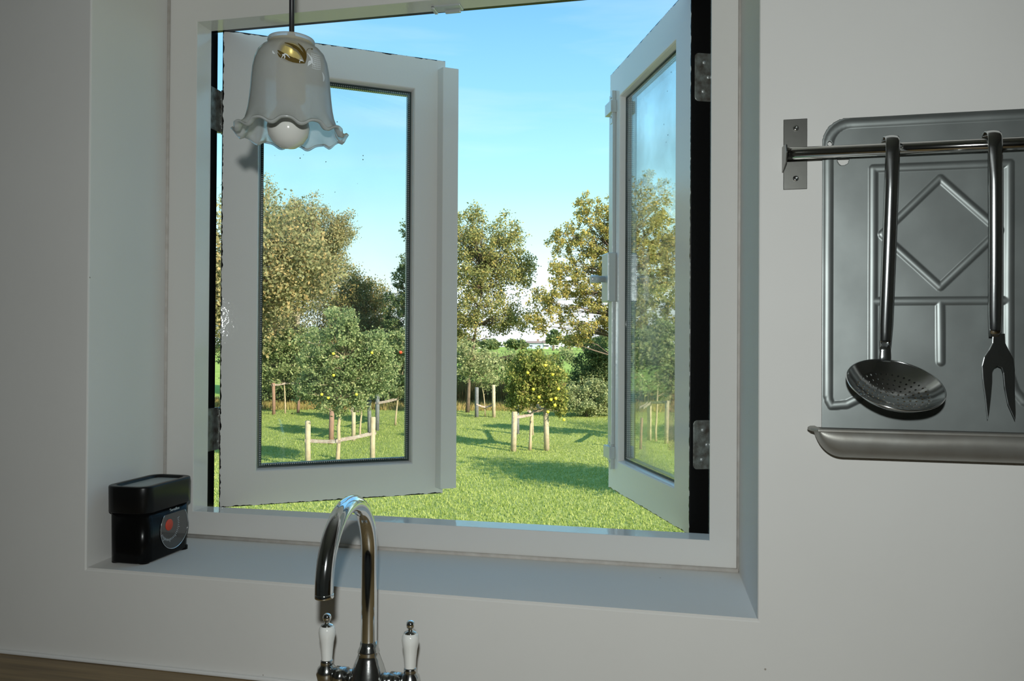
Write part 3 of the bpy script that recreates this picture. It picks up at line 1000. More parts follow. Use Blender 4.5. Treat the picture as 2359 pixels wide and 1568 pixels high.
# ------------------------------------------------------------------ utensil rail
ry, rz_ = -0.035, Z0 + 0.2412
rail = thing('utensil_rail', 'round steel utensil rail screwed to the wall right of the window', 'rail', (0.1286, ry, rz_))
MB().tube([(0.001, 0, 0), (0.62, 0, 0)], 0.0073, 28).build('bar', M['steel_rail'] if 'steel_rail' in M else M['steel'], rail)
for bx, sg_ in ((0.0, 1), (0.62, -1)):
    b = MB()
    b.box(min(bx, bx + sg_ * 0.0290), max(bx, bx + sg_ * 0.0290), 0.0330, 0.0345, 0.2028 + Z0 - rz_, 0.293 + Z0 - rz_)
    br = b.build('bracket_plate', M['steel_brushed'], rail, bevel=0.0006)
    # flange cheek standing off the wall at the rail end
    pts = [(0.0340, -0.0165), (0.0310, -0.0165), (0.018, -0.0150), (-0.004, -0.0105), (-0.010, 0.0), (-0.004, 0.0105), (0.018, 0.0150), (0.0340, 0.0165)]
    MB().prism(pts, bx - sg_ * 0.0017, bx, 'x').build('bracket_cheek', M['steel_brushed'], br, bevel=0.0005)
    for zz in (0.281, 0.2165):
        MB().lathe([(0.0036, 0), (0.0036, 0.0008), (0.0026, 0.0018), (0.0012, 0.0020), (0.0010, 0.0010), (0, 0.0010)], 18, (bx + sg_ * 0.0150, 0.0330, zz + Z0 - rz_), axis=(0, -1, 0)).build('screw', M['chrome'], br)

# ------------------------------------------------------------------ embossed aluminium wall panel with drip tray
pan = thing('drip_tray_panel', 'embossed aluminium wall panel with diamond relief and a drip tray at its foot', 'utensil rack', (0.311, -0.004, Z0))
PX, PT, PBm, PR = 0.1365, 0.2895, -0.101, 0.030
ridges = []


def seg(p, q, wd=0.0050, h=0.0019):
    ridges.append((p, q, wd, h))


def chain(pts, **k):
    for p, q in zip(pts, pts[1:]):
        seg(p, q, **k)


inn = 0.0765
# outer rolled border
arc_l = [(-PX + 0.0075, -0.060), (-PX + 0.0075, PT - 0.034)] + [(-PX + 0.0075 + 0.0265 * (1 - cos(a)), PT - 0.034 + 0.0265 * sin(a)) for a in np.linspace(0.2, pi / 2, 7)]
arc_r = [(-x, z) for x, z in arc_l]
chain(arc_l + arc_r[::-1], wd=0.0056)
for s_ in (-1, 1):
    foot = [(s_ * inn, 0.0), (s_ * inn, -0.030), (s_ * (inn + 0.006), -0.050), (s_ * (inn + 0.016), -0.063), (s_ * (inn + 0.030), -0.0705), (s_ * (PX - 0.012), -0.0725), (s_ * (PX - 0.0085), -0.066), (s_ * (PX - 0.0075), -0.055)]
    chain([(s_ * inn, 0.224)] + foot)
chain([(-inn, 0.224), (inn, 0.224)])
chain([(-inn, 0.0585), (inn, 0.0585)])
chain([(0, 0.0585), (0.001, -0.016)])
chain([(0, 0.209), (-0.0665, 0.142), (0.0, 0.0755), (0.0660, 0.143), (0, 0.209)], wd=0.0045)
xs = np.linspace(-PX, PX, 250)
zs = np.linspace(PBm, PT, 350)
X, Zg = np.meshgrid(xs, zs)
H = np.zeros_like(X)
for (p, q, wd, h) in ridges:
    p, q = np.array(p), np.array(q)
    d = q - p
    L2 = max(1e-9, (d ** 2).sum())
    t_ = np.clip(((X - p[0]) * d[0] + (Zg - p[1]) * d[1]) / L2, 0, 1)
    dist = np.sqrt((X - p[0] - t_ * d[0]) ** 2 + (Zg - p[1] - t_ * d[1]) ** 2)
    prf = h * np.clip(1 - (dist / wd) ** 2, 0, 1) ** 0.75
    H = np.maximum(H, prf)
# sheet is not quite flat
H += 0.0003 * np.sin(X * 31 + 1.3) * np.sin(Zg * 23 + 0.4) + 0.0001 * np.sin(X * 71 + Zg * 53)
V = [(X[j, i], -0.0030 - H[j, i], Zg[j, i]) for j in range(len(zs)) for i in range(len(xs))]


def inside(x, z):
    if z > PT - PR and abs(x) > PX - PR:
        if (abs(x) - (PX - PR)) ** 2 + (z - (PT - PR)) ** 2 > PR ** 2:
            return False
    if (x + 0.1275) ** 2 + (z - 0.2575) ** 2 < 0.0026 ** 2:
        return False
    if ((x + 0.1115) / 0.0065) ** 2 + ((z - 0.2375) / 0.0075) ** 2 < 1:
        return False
    return True


nxg = len(xs)
F_ = []
for j in range(len(zs) - 1):
    for i in range(nxg - 1):
        xc, zc = (xs[i] + xs[i + 1]) / 2, (zs[j] + zs[j + 1]) / 2
        if inside(xc, zc):
            F_.append((j * nxg + i, j * nxg + i + 1, (j + 1) * nxg + i + 1, (j + 1) * nxg + i))
b = MB()
b.add(V, F_, 0, True)
po = b.build('embossed_sheet', M['aluminium'], pan, recalc=False)
bm = bmesh.new(); bm.from_mesh(po.data)
bmesh.ops.delete(bm, geom=[v for v in bm.verts if not v.link_faces], context='VERTS')
bmesh.ops.smooth_vert(bm, verts=[v for v in bm.verts if v.is_boundary], factor=0.5, use_axis_x=True, use_axis_z=True)
bmesh.ops.smooth_vert(bm, verts=[v for v in bm.verts if v.is_boundary], factor=0.5, use_axis_x=True, use_axis_z=True)
bm.to_mesh(po.data); bm.free()
md = po.modifiers.new('thickness', 'SOLIDIFY'); md.thickness = 0.0009; md.offset = 0
# trough
b = MB()
TX, TD, TH, TR = 0.1455, 0.045, 0.0330, 0.030
nx_ = 60
ts = np.concatenate([-TX + TR * (1 - np.cos(np.linspace(0, pi / 2, 14))), np.linspace(-TX + TR, TX - TR, 10)[1:-1], TX - TR * (1 - np.cos(np.linspace(pi / 2, 0, 14)))])
pr = []
for q in range(15):
    pr.append(q / 14)
V, fs = [], []
for x in ts:
    e_ = min(1.0, (TX - abs(x)) / TR)
    dep = sqrt(max(0.0, 1 - (1 - e_) ** 2))
    for u in pr:
        # back top -> down -> forward -> front lip
        a = pi * u
        yy = -0.001 - TD * (1 - cos(a)) / 2
        zz = -TH * dep * (sin(a) ** 0.55)
        V.append((x, yy, PBm + 0.001 + zz + 0.001 * sin(x * 40) * (u > 0.9)))
npn = len(pr)
for i in range(len(ts) - 1):
    for q in range(npn - 1):
        fs.append((i * npn + q, i * npn + q + 1, (i + 1) * npn + q + 1, (i + 1) * npn + q))
b.add(V, fs, 0, True)
tr_ = b.build('drip_tray', M['aluminium_dull'], pan)
md = tr_.modifiers.new('thickness', 'SOLIDIFY'); md.thickness = 0.0010; md.offset = 1
lipp = MB()
lip = [(-TX - 0.010, -0.020), (-TX - 0.0085, -0.034), (-TX - 0.002, -TD - 0.0025), (TX + 0.002, -TD - 0.0025), (TX + 0.0085, -0.034), (TX + 0.010, -0.020), (TX + 0.006, -0.006),
       (TX - 0.002, -0.002), (TX - 0.003, -TD + 0.003), (-TX + 0.003, -TD + 0.003), (-TX + 0.002, -0.002), (-TX - 0.006, -0.006)]
lipp.prism(lip, PBm - 0.001, PBm + 0.003, 'z').build('tray_lip', M['aluminium_dull'], pan, bevel=0.0012)


# ------------------------------------------------------------------ hanging utensils
def handle_mesh(top, bot, width, bow, n_=26):
    """dished strip, convex to the room, hooked over the rail at the top; points relative to the utensil's own origin"""
    b = MB()
    centre = []
    hook = 0.0135
    for k in range(8):
        a = pi * (1 - k / 7)           # behind the bar over the top
        centre.append((top[0], hook * -cos(a) * -1, top[1] + hook * sin(a) * 0.75, a))
    path_ = []
    # hook: starts behind the rail
    for k in range(10):
        a = radians(200 - k * 20)
        path_.append(Vector((top[0], -hook * cos(a) * -1, 0)) * 0 + Vector((top[0], -hook * cos(a), top[1] + hook * sin(a))))
    path_ = [Vector((p.x, p.y, p.z)) for p in path_]
    rows = []
    for p in path_:
        rows.append(p)
    for k in range(1, n_ + 1):
        t_ = k / n_
        rows.append(Vector((top[0] + (bot[0] - top[0]) * t_, -hook + 0.019 * t_ - bow * sin(pi * t_), top[1] + (bot[1] - top[1]) * t_)))
    V, fs = [], []
    cols = 9
    for i, p in enumerate(rows):
        t_ = (rows[min(i + 1, len(rows) - 1)] - rows[max(i - 1, 0)]).normalized()
        side = Vector((1, 0, 0))
        nrm = side.cross(t_).normalized()
        nrm = -nrm
        wd = width * (1.0 if i < len(rows) - 4 else 1.0 - 0.05 * (i - len(rows) + 4))
        dish = 0.0034 * min(1.0, max(0.35, (i - 6) / 8)) if i < len(rows) - 1 else 0.002
        for c_ in range(cols):
            s_ = c_ / (cols - 1) * 2 - 1
            V.append(p + side * (s_ * wd / 2) + nrm * (dish * (1 - s_ * s_)) * (-1 if False else 1))
    for i in range(len(rows) - 1):
        for c_ in range(cols - 1):
            fs.append((i * cols + c_, i * cols + c_ + 1, (i + 1) * cols + c_ + 1, (i + 1) * cols + c_))
    b.add(V, fs, 0, True)
    return b


def finish_handle(b, parent):
    o = b.build('handle', M['utensil'], parent, recalc=False)
    md = o.modifiers.new('thickness', 'SOLIDIFY'); md.thickness = 0.0012; md.offset = 0
    return o


# skimmer
sk = thing('skimmer', 'chrome perforated skimmer hanging by its hooked handle on the rail', 'skimmer', (0.2473, ry, rz_))
sk_neck = -0.0135 - 0.2412
finish_handle(handle_mesh((0, 0.0015), (-0.0037, -0.2400), 0.0155, 0.0015), sk)
th = radians(31)
Rb, dpt = 0.0530, 0.024
ctr = Vector((-0.0035, 0.0050 - Rb * cos(th), -0.2545 - Rb * sin(th)))
e1 = Vector((cos(radians(6)), 0, -sin(radians(6))))
fwdv = Vector((0, -cos(th), -sin(th)))
nrm = e1.cross(fwdv).normalized()
if nrm.z < 0:
    nrm = -nrm
e2 = (fwdv - e1 * fwdv.dot(e1)).normalized()
sphR = (Rb ** 2 + dpt ** 2) / (2 * dpt)


def bowl(rho, a):
    h = sqrt(sphR ** 2 - rho ** 2) - (sphR - dpt)
    return ctr + e1 * (rho * cos(a)) + e2 * (rho * sin(a)) - nrm * h


b = MB()
radii = [0.0, 0.0055, 0.0115, 0.0175, 0.0235, 0.0295, 0.0355, 0.0415, Rb - 0.0005]
cnt = [6, 8, 13, 19, 25, 31, 37, 48]
for j in range(8):
    r0, r1, nc = radii[j], radii[j + 1], cnt[j]
    for k in range(nc):
        a0, a1_ = 2 * pi * k / nc + j * 0.2, 2 * pi * (k + 1) / nc + j * 0.2
        am, rm = (a0 + a1_) / 2, (r0 + r1) / 2
        if j == 0 or j == 7:
            for q in range(2):
                qa, qb = (a0, am) if q == 0 else (am, a1_)
                if j == 0:
                    b.add([bowl(0, 0), bowl(r1, qa), bowl(r1, qb)], [(0, 1, 2)], 0, True)
                else:
                    rr_ = [r0, (r0 + r1) / 2, r1]
                    for z_ in range(2):
                        b.add([bowl(rr_[z_], qa), bowl(rr_[z_ + 1], qa), bowl(rr_[z_ + 1], qb), bowl(rr_[z_], qb)], [(0, 1, 2, 3)], 0, True)
            continue
        outer = [(r0, a0), (r0, am), (r0, a1_), (rm, a1_), (r1, a1_), (r1, am), (r1, a0), (rm, a0)]
        hr = 0.00125
        inner = []
        for q in range(8):
            an = radians(225 + 45 * q)
            inner.append((rm + hr * sin(an), am + hr * cos(an) / rm))
        b.add([bowl(*p) for p in outer] + [bowl(*p) for p in inner], [(q, (q + 1) % 8, 8 + (q + 1) % 8, 8 + q) for q in range(8)], 0, True)
so = b.build('bowl', M['utensil'], sk)
bm = bmesh.new(); bm.from_mesh(so.data); bmesh.ops.remove_doubles(bm, verts=bm.verts, dist=2e-5)
bmesh.ops.recalc_face_normals(bm, faces=bm.faces); bm.to_mesh(so.data); bm.free()
md = so.modifiers.new('thickness', 'SOLIDIFY'); md.thickness = 0.0011; md.offset = 0
md = so.modifiers.new('split', 'EDGE_SPLIT'); md.split_angle = radians(35)
rimp = [bowl(Rb - 0.0005, 2 * pi * k / 64) for k in range(65)]
MB().tube(rimp, 0.0009, 8, caps=False).build('rim', M['utensil'], sk)
b = MB()
b.tube([(-0.0037, -0.0140, -0.236), (-0.0037, -0.0150, -0.2440), (-0.0037, -0.0130, -0.252), (-0.0037, -0.016, -0.2585)], [0.0070, 0.0064, 0.0070, 0.0062], 16)
for i, v in enumerate(b.v):
    b.v[i] = (v[0], 0.0050 + (v[1] + 0.0138) * 0.28, v[2])
b.build('neck', M['utensil'], sk)

# meat fork
fk = thing('meat_fork', 'chrome two pronged meat fork hanging on the rail beside the skimmer', 'fork', (0.3575, ry, rz_))
finish_handle(handle_mesh((0, 0.0015), (0.0068, -0.2265), 0.0150, 0.0015), fk)
fo = [(2287, 768), (2286, 790), (2278, 806), (2267, 822), (2262, 842), (2264, 872), (2270, 915), (2275.5, 966), (2279, 950), (2283, 915), (2286, 880), (2286, 856), (2291, 846), (2299, 842),
      (2307, 846), (2311, 858), (2314, 890), (2322, 930), (2339, 968), (2340, 950), (2338, 900), (2338, 850), (2335, 826), (2324, 806), (2316, 790), (2315, 768)]


def unp(px, py, y):
    v = CR.to_3x3() @ Vector(((px - 1179.5) / 1792, -(py - 784) / 1792, -1))
    k = (y - EYE.y) / v.y
    return EYE + v * k


fp = [unp(px, py, ry + 0.004) for px, py in fo]
fp = [(p.x - 0.3575, p.z - rz_) for p in fp]
b = MB()
b.prism(fp, 0.0035, 0.0052, 'y')
o = b.build('fork_head', M['utensil'], fk, bevel=0.0005)

# ================================================================== OUTDOORS
GZ = Z0 - 2.3                                  # lawn level
fwd = Vector((-sin(YAW), cos(YAW), 0))
rgt = Vector((cos(YAW), sin(YAW), 0))


def at(px, d, z=GZ):
    """point at distance d ahead and at the bearing of column px"""
    p = EYE + fwd * d + rgt * ((px - 1179.5) / 1792 * d)
    return Vector((p.x, p.y, z))


def hgt(py, d, px=1180):
    return Z0 + (797 + (px - 1180) * 0.0057 - py) / 1792 * d


g = MB()
NX, NY = 60, 40
V = []
for j in range(NY + 1):
    for i in range(NX + 1):
        x = -32 + 60 * i / NX
        y = 0.5 + 29.5 * j / NY
        V.append((x, y, GZ + 0.03 * sin(x * 0.7) * sin(y * 0.5)))
g.add(V, [(j * (NX + 1) + i, j * (NX + 1) + i + 1, (j + 1) * (NX + 1) + i + 1, (j + 1) * (NX + 1) + i) for j in range(NY) for i in range(NX)], 0, True)
g.build('ground', M['lawn'], recalc=False, kind='structure', label='sunlit green garden lawn')
MB().add([(-700, 30, GZ - 0.02), (500, 30, GZ - 0.02), (500, 280, GZ + 1.35), (-700, 280, GZ + 1.35), (500, 900, GZ + 1.5), (-700, 900, GZ + 1.5)], [(0, 1, 2, 3), (3, 2, 4, 5)]).build(
    'field', M['field'], recalc=False, kind='structure', label='flat green meadow beyond the garden')


def fast_mesh(name, verts, faces_n, k, mt_, parent=None, **props):
    """verts: (n*k, 3) array, every k of them one face"""
    me = bpy.data.meshes.new(name)
    nv = len(verts)
    me.vertices.add(nv)
    me.vertices.foreach_set('co', verts.astype(np.float32).ravel())
    me.loops.add(nv)
    me.loops.foreach_set('vertex_index', np.arange(nv, dtype=np.int32))
    me.polygons.add(nv // k)
    me.polygons.foreach_set('loop_start', np.arange(0, nv, k, dtype=np.int32))
    me.materials.append(mt_)
    me.update(calc_edges=True)
    me.validate()
    o = bpy.data.objects.new(name, me)
    COL.objects.link(o)
    if parent:
        o.parent = parent
    for a, b_ in props.items():
        o[a] = b_
    return o


def blades(cx, cy, hmin, hmax, wdt, spread=0.5, zbase=GZ):
    n_ = len(cx)
    a = rng.uniform(0, 2 * pi, n_)
    h = rng.uniform(hmin, hmax, n_)
    lean = rng.uniform(0, spread, n_) * h
    la = rng.uniform(0, 2 * pi, n_)
    dx, dy = np.cos(a) * wdt / 2, np.sin(a) * wdt / 2
    zb = zbase + 0.03 * np.sin(cx * 0.7) * np.sin(cy * 0.5) - 0.004
    A = np.stack([cx - dx, cy - dy, zb], 1)
    B = np.stack([cx + dx, cy + dy, zb], 1)
    T = np.stack([cx + np.cos(la) * lean, cy + np.sin(la) * lean, zb + h], 1)
    return np.stack([A, B, T], 1).reshape(-1, 3)


# short lawn grass in the wedge the window shows
NB = 150000
dd_ = 8.5 + (28.5 - 8.5) * rng.random(NB) ** 1.25
pp_ = rng.uniform(420, 1680, NB)
ox = EYE.x + fwd.x * dd_ + rgt.x * (pp_ - 1179.5) / 1792 * dd_
oy = EYE.y + fwd.y * dd_ + rgt.y * (pp_ - 1179.5) / 1792 * dd_
keep = (oy > 0.6) & (oy < 29.6)
gr = fast_mesh('lawn_grass', blades(ox[keep], oy[keep], 0.02, 0.055, 0.016, 0.9), 0, 3, M['grass_blade'],
               kind='stuff', label='short mown grass blades covering the garden lawn', category='grass')
# rough dry grass along the far edge of the lawn and reeds behind it
NB = 26000
dd_ = rng.uniform(27.5, 32.5, NB)
pp_ = rng.uniform(380, 1650, NB)
ox = EYE.x + fwd.x * dd_ + rgt.x * (pp_ - 1179.5) / 1792 * dd_
oy = EYE.y + fwd.y * dd_ + rgt.y * (pp_ - 1179.5) / 1792 * dd_
fast_mesh('dry_grass', blades(ox, oy, 0.05, 0.28, 0.03, 0.6), 0, 3, M['dry_grass'], kind='stuff',
          label='strip of straw coloured rough grass at the far edge of the lawn', category='grass')
NB = 16000
dd_ = rng.normal(31.5, 0.5, NB)
pp_ = rng.uniform(960, 1560, NB)
ox = EYE.x + fwd.x * dd_ + rgt.x * (pp_ - 1179.5) / 1792 * dd_
oy = EYE.y + fwd.y * dd_ + rgt.y * (pp_ - 1179.5) / 1792 * dd_
fast_mesh('reeds', blades(ox, oy, 0.4, 1.05, 0.035, 0.35), 0, 3, M['reed'], kind='stuff',
          label='brown reeds growing behind the dry grass at the garden edge', category='reeds')


def leaves_at(centres, size, droop=0.0):
    """one small folded diamond per centre"""
    n_ = len(centres)
    v = rng.normal(size=(n_, 3))
    v /= np.linalg.norm(v, axis=1)[:, None]
    if droop:
        v[:, 2] -= droop
        v /= np.linalg.norm(v, axis=1)[:, None]
    w_ = rng.normal(size=(n_, 3))
    w_ -= (w_ * v).sum(1)[:, None] * v
    w_ /= np.linalg.norm(w_, axis=1)[:, None]
    s = (size * rng.uniform(0.65, 1.35, n_))[:, None]
    A = centres - v * s * 0.5
    B = centres + w_ * s * 0.30
    C_ = centres + v * s * 0.5
    D = centres - w_ * s * 0.30
    return np.stack([A, B, C_, D], 1).reshape(-1, 3)


def make_tree(name, label, cat, px, d, blobs, n_leaf, size, lm, bark, r0, fork_h=0.35, twigs=160, droop=0.0, hang=0.0, group=None,
              spread=0.16, stems=1, fruit=None, thick=None, lean=0.0):
    """blobs (px, py, rx, ry[, weight]) describe the crown's outline as it stands d metres ahead"""
    base = at(px, d)
    root = thing(name, label, cat, base, 0, group)
    root.location.z = GZ
    sc_ = d / 1792
    bl = []
    for q in blobs:
        c_ = at(q[0], d, hgt(q[1], d, q[0]))
        bl.append((c_ - base, q[2] * sc_, q[3] * sc_, q[4] if len(q) > 4 else 1.0))
    wts = np.array([b_[1] * b_[2] * b_[3] for b_ in bl]); wts = wts / wts.sum()
    maxw = max(b_[1] for b_ in bl)
    # twig anchors, denser towards the outside of each clump
    idx = rng.choice(len(bl), twigs, p=wts)
    u = rng.normal(size=(twigs, 3)); u /= np.linalg.norm(u, axis=1)[:, None]
    rad = rng.random(twigs) ** 0.42
    anch = np.zeros((twigs, 3))
    for i in range(twigs):
        c_, rx, ry_, _ = bl[idx[i]]
        depth = min(rx, thick if thick else maxw) * 0.9
        off = rgt * (u[i][0] * rx) + fwd * (u[i][1] * depth) + Vector((0, 0, u[i][2] * ry_))
        p = c_ + off * float(rad[i])
        anch[i] = (p.x, p.y, max(p.z, 0.12))
    # leaves: along each twig
    per = rng.multinomial(n_leaf, np.ones(twigs) / twigs)
    ls = maxw * spread * 2.2
    cs = []
    for i in range(twigs):
        k = per[i]
        if k == 0:
            continue
        dirv = rng.normal(size=3) * (1, 1, 0.7); dirv[2] += 0.25 - hang
        dirv /= np.linalg.norm(dirv)
        t_ = rng.uniform(-0.5, 0.5, k)[:, None]
        jit = rng.normal(size=(k, 3)) * ls * 0.30 * (1.15 - np.abs(t_))
        P = anch[i] + dirv * t_ * ls * 1.3 + jit
        if hang:
            P[:, 2] -= hang * ls * np.abs(rng.normal(size=k)) * 0.7
        cs.append(P)
    P = np.concatenate(cs)
    P[:, 2] = np.maximum(P[:, 2], 0.05)
    # wood
    b = MB()
    cz = sum(b_[0].z * w_ for b_, w_ in zip(bl, wts))
    cxy = sum((Vector((b_[0].x, b_[0].y, 0)) * w_ for b_, w_ in zip(bl, wts)), Vector())
    fh = cz * fork_h
    topc = max(bl, key=lambda b_: b_[0].z + b_[2])
    for s_ in range(stems):
        a_ = 2 * pi * s_ / stems + 0.4
        so_ = Vector((cos(a_), sin(a_), 0)) * (0.0 if stems == 1 else r0 * 1.2)
        hi = Vector((cxy.x + (s_ - (stems - 1) / 2) * maxw * 0.5, cxy.y, cz + (topc[2]) * 0.35))
        pts = []
        for k in range(9):
            t_ = k / 8
            p = so_ * 1.0 + Vector((hi.x * t_ ** 1.6, hi.y * t_ ** 1.6, hi.z * t_))
            p += Vector((random.uniform(-1, 1), random.uniform(-1, 1), 0)) * r0 * 0.35 * (k > 0)
            pts.append(p)
        b.tube(pts, [r0 * (1.15 if k == 0 else 1 - 0.085 * k) for k in range(9)], 8, 0)
        spine = pts[2:]
        for i in range(s_, twigs, stems):
            if (i // stems) % 2 and twigs > 150:
                continue
            q = Vector(anch[i])
            sp_ = min(spine, key=lambda p: (p - q).length + max(0, p.z - q.z) * 1.2)
            mid = sp_.lerp(q, 0.5) + Vector((0, 0, (q - sp_).length * 0.06)) + Vector((random.uniform(-1, 1), random.uniform(-1, 1), random.uniform(-1, 1))) * (q - sp_).length * 0.07
            b.tube([sp_, mid, q], [r0 * 0.26, r0 * 0.15, r0 * 0.05], 4, 0, caps=False)
    b.build('trunk', bark, root, recalc=False)
    fast_mesh('foliage', leaves_at(P, size, droop), 0, 4, lm, root, kind='stuff')
    if fruit:
        fm, spots, fr_ = fruit
        me = None
        for (fx, fy) in spots:
            p = at(fx, d - maxw * 0.8, hgt(fy, d - maxw * 0.8, fx)) - base
            if me is None:
                f0 = MB().lathe([(0, -fr_ * 0.9), (fr_ * 0.6, -fr_ * 0.8), (fr_, 0), (fr_ * 0.75, fr_ * 0.7), (fr_ * 0.2, fr_ * 0.85), (0, fr_ * 0.7)], 12).build('fruit', fm, root)
                me = f0.data
                f0.location = p
            else:
                f1 = bpy.data.objects.new('fruit', me); COL.objects.link(f1); f1.parent = root; f1.location = p
    return root


# ---------------- tall trees behind the garden
make_tree('birch_tree', 'tall narrow birch with golden crown at the left edge of the left pane', 'tree', 575, 38,
          [(603, 455, 30, 55), (590, 540, 50, 70), (560, 480, 45, 60), (570, 640, 70, 90), (600, 720, 60, 90), (540, 760, 60, 80)],
          46000, 0.085, M['birch_leaf'], M['birch_bark'], 0.16, droop=0.5, hang=0.5, twigs=300)
make_tree('birch_tree', 'broad olive gold birch with rounded crown seen through the left pane', 'tree', 680, 35,
          [(680, 520, 58, 62), (730, 545, 62, 72), (775, 560, 45, 70), (660, 600, 70, 70), (735, 640, 75, 60), (650, 700, 80, 75), (640, 780, 70, 70), (720, 470, 34, 28, 0.6), (790, 520, 28, 34, 0.6)],
          85000, 0.078, M['birch_leaf'], M['birch_bark'], 0.17, droop=0.5, hang=0.55, twigs=620, spread=0.12)
make_tree('alder_tree', 'brownish green alder behind the apple tree right of the gold birch', 'tree', 825, 32,
          [(820, 660, 55, 45), (850, 705, 62, 60), (790, 720, 70, 60), (830, 780, 90, 60), (760, 790, 70, 60), (880, 790, 50, 70)],
          52000, 0.078, M['alder_leaf'], M['bark'], 0.14, twigs=320)
make_tree('alder_tree', 'dark green tree behind the right stile of the left casement', 'tree', 975, 29,
          [(945, 640, 42, 50), (935, 700, 50, 55), (920, 770, 50, 60), (985, 600, 50, 70), (960, 540, 34, 50), (1000, 700, 50, 80), (915, 820, 60, 50)],
          34000, 0.08, M['dark_leaf'], M['bark'], 0.10, twigs=320, spread=0.11)
make_tree('willow_tree', 'airy olive tree just right of the left casement with dark forked trunk', 'tree', 1078, 27,
          [(1065, 540, 45, 55), (1110, 575, 60, 60), (1165, 560, 45, 55), (1075, 640, 60, 60), (1150, 640, 70, 60), (1200, 620, 30, 50), (1110, 720, 80, 50), (1180, 735, 55, 40), (1050, 760, 40, 50), (1090, 490, 30, 30, 0.6), (1155, 500, 14, 24, 0.5)],
          30000, 0.08, M['olive_leaf'], M['bark'], 0.07, twigs=520, spread=0.12, fork_h=0.3)
make_tree('willow_tree', 'tall golden leaved tree beside the open right casement', 'tree', 1405, 26,
          [(1345, 480, 26, 42), (1385, 500, 45, 60), (1340, 560, 55, 50), (1400, 590, 60, 70), (1290, 555, 28, 36), (1310, 640, 60, 50), (1380, 690, 70, 60), (1270, 700, 55, 45), (1330, 760, 60, 36),
           (1450, 520, 60, 80), (1500, 460, 40, 70), (1480, 620, 70, 80), (1530, 560, 50, 80), (1540, 680, 60, 80), (1450, 740, 70, 60), (1235, 745, 36, 26, 0.6)],
          58000, 0.078, M['gold_leaf'], M['bark'], 0.09, twigs=800, spread=0.10)
# ---------------- hedge and shrubs at the garden edge
make_tree('shrub', 'dark green shrub at the lawn edge beside the open right casement', 'shrub', 1375, 27.5,
          [(1360, 850, 48, 50), (1400, 830, 50, 60), (1420, 880, 60, 60), (1340, 900, 40, 35), (1480, 850, 70, 60), (1540, 860, 60, 60)],
          30000, 0.085, M['dark_leaf'], M['bark'], 0.06, twigs=260)
make_tree('shrub', 'low grey green shrub in front of the dark shrub at the lawn edge', 'shrub', 1352, 25.5,
          [(1330, 915, 40, 26), (1375, 905, 45, 34), (1360, 935, 50, 18), (1420, 915, 40, 34)],
          14000, 0.07, M['grey_leaf'], M['bark'], 0.035, twigs=160)
make_tree('shrub', 'loose green hedge bush behind the pair of back stakes', 'shrub', 1080, 33,
          [(1060, 830, 45, 40), (1110, 815, 45, 30), (1150, 850, 40, 30), (1040, 870, 50, 40), (1180, 820, 30, 24), (1310, 820, 40, 24), (1260, 830, 40, 20)],
          7000, 0.11, M['apple_leaf'], M['bark'], 0.04, twigs=160, thick=1.2)
make_tree('shrub', 'dense dark hedge bush at the lawn edge low in the left pane', 'shrub', 700, 30,
          [(620, 850, 50, 60), (680, 860, 60, 60), (740, 850, 60, 66), (800, 860, 60, 60), (860, 870, 50, 50), (920, 860, 50, 60), (600, 900, 50, 40), (570, 800, 60, 80), (700, 905, 60, 28), (800, 910, 60, 25), (900, 905, 50, 25)],
          60000, 0.10, M['dark_leaf'], M['bark'], 0.06, twigs=520, thick=1.3)


# ---------------- orchard trees between stakes
def stakes(px, d, spec, label, rails, group=None):
    """spec: (px, dist, top, material); rails: pairs of posts or ('t', post)"""
    base = at(px, d)
    root = thing('tree_stakes', label, 'tree stakes', base, 0, group)
    root.location.z = GZ
    tops = []
    for (ppx, pd, hh, mk, rr) in spec:
        p = at(ppx, pd) - base
        lean = Vector((random.uniform(-1, 1), random.uniform(-1, 1), 0)) * 0.03
        MB().tube([(p.x, p.y, -0.05), (p.x + lean.x * 0.5, p.y, hh * 0.5), (p.x + lean.x, p.y + lean.y, hh - 0.01), (p.x + lean.x, p.y + lean.y, hh)],
                  [rr * 1.03, rr, rr, rr * 0.8], 12).build('post', M[mk], root, recalc=False)
        tops.append(Vector((p.x + lean.x, p.y + lean.y, hh)))
    for (i, j, z0_, z1_) in rails:
        a = tops[i] if i != 't' else Vector((0, 0, 0))
        c_ = tops[j] if j != 't' else Vector((0, 0, 0))
        a = Vector((a.x, a.y, z0_)); c_ = Vector((c_.x, c_.y, z1_))
        dv = (c_ - a).normalized() * 0.05
        mid = (a + c_) / 2 - Vector((0, 0, 0.012))
        nrm_ = Vector((dv.y, -dv.x, 0)).normalized()
        if nrm_.dot(fwd) > 0:
            nrm_ = -nrm_
        o_ = nrm_ * 0.045
        b_ = MB()
        for s_ in (1, -1):
            q = [a - dv + o_ * s_, mid + o_ * s_ * 0.6, c_ + dv + o_ * s_]
            V_ = []
            for p in q:
                for dz2 in (-0.028, 0.028):
                    for t2 in (-0.006, 0.006):
                        V_.append((p.x + nrm_.x * t2, p.y + nrm_.y * t2, p.z + dz2))
            f_ = []
            for k in range(2):
                o2 = k * 4
                f_ += [(o2, o2 + 1, o2 + 5, o2 + 4), (o2 + 2, o2 + 6, o2 + 7, o2 + 3), (o2, o2 + 4, o2 + 6, o2 + 2), (o2 + 1, o2 + 3, o2 + 7, o2 + 5)]
            f_ += [(0, 2, 3, 1), (8, 9, 11, 10)]
            b_.add(V_, f_, 0)
        b_.build('tie_strap', M['strap'], root)
    return root


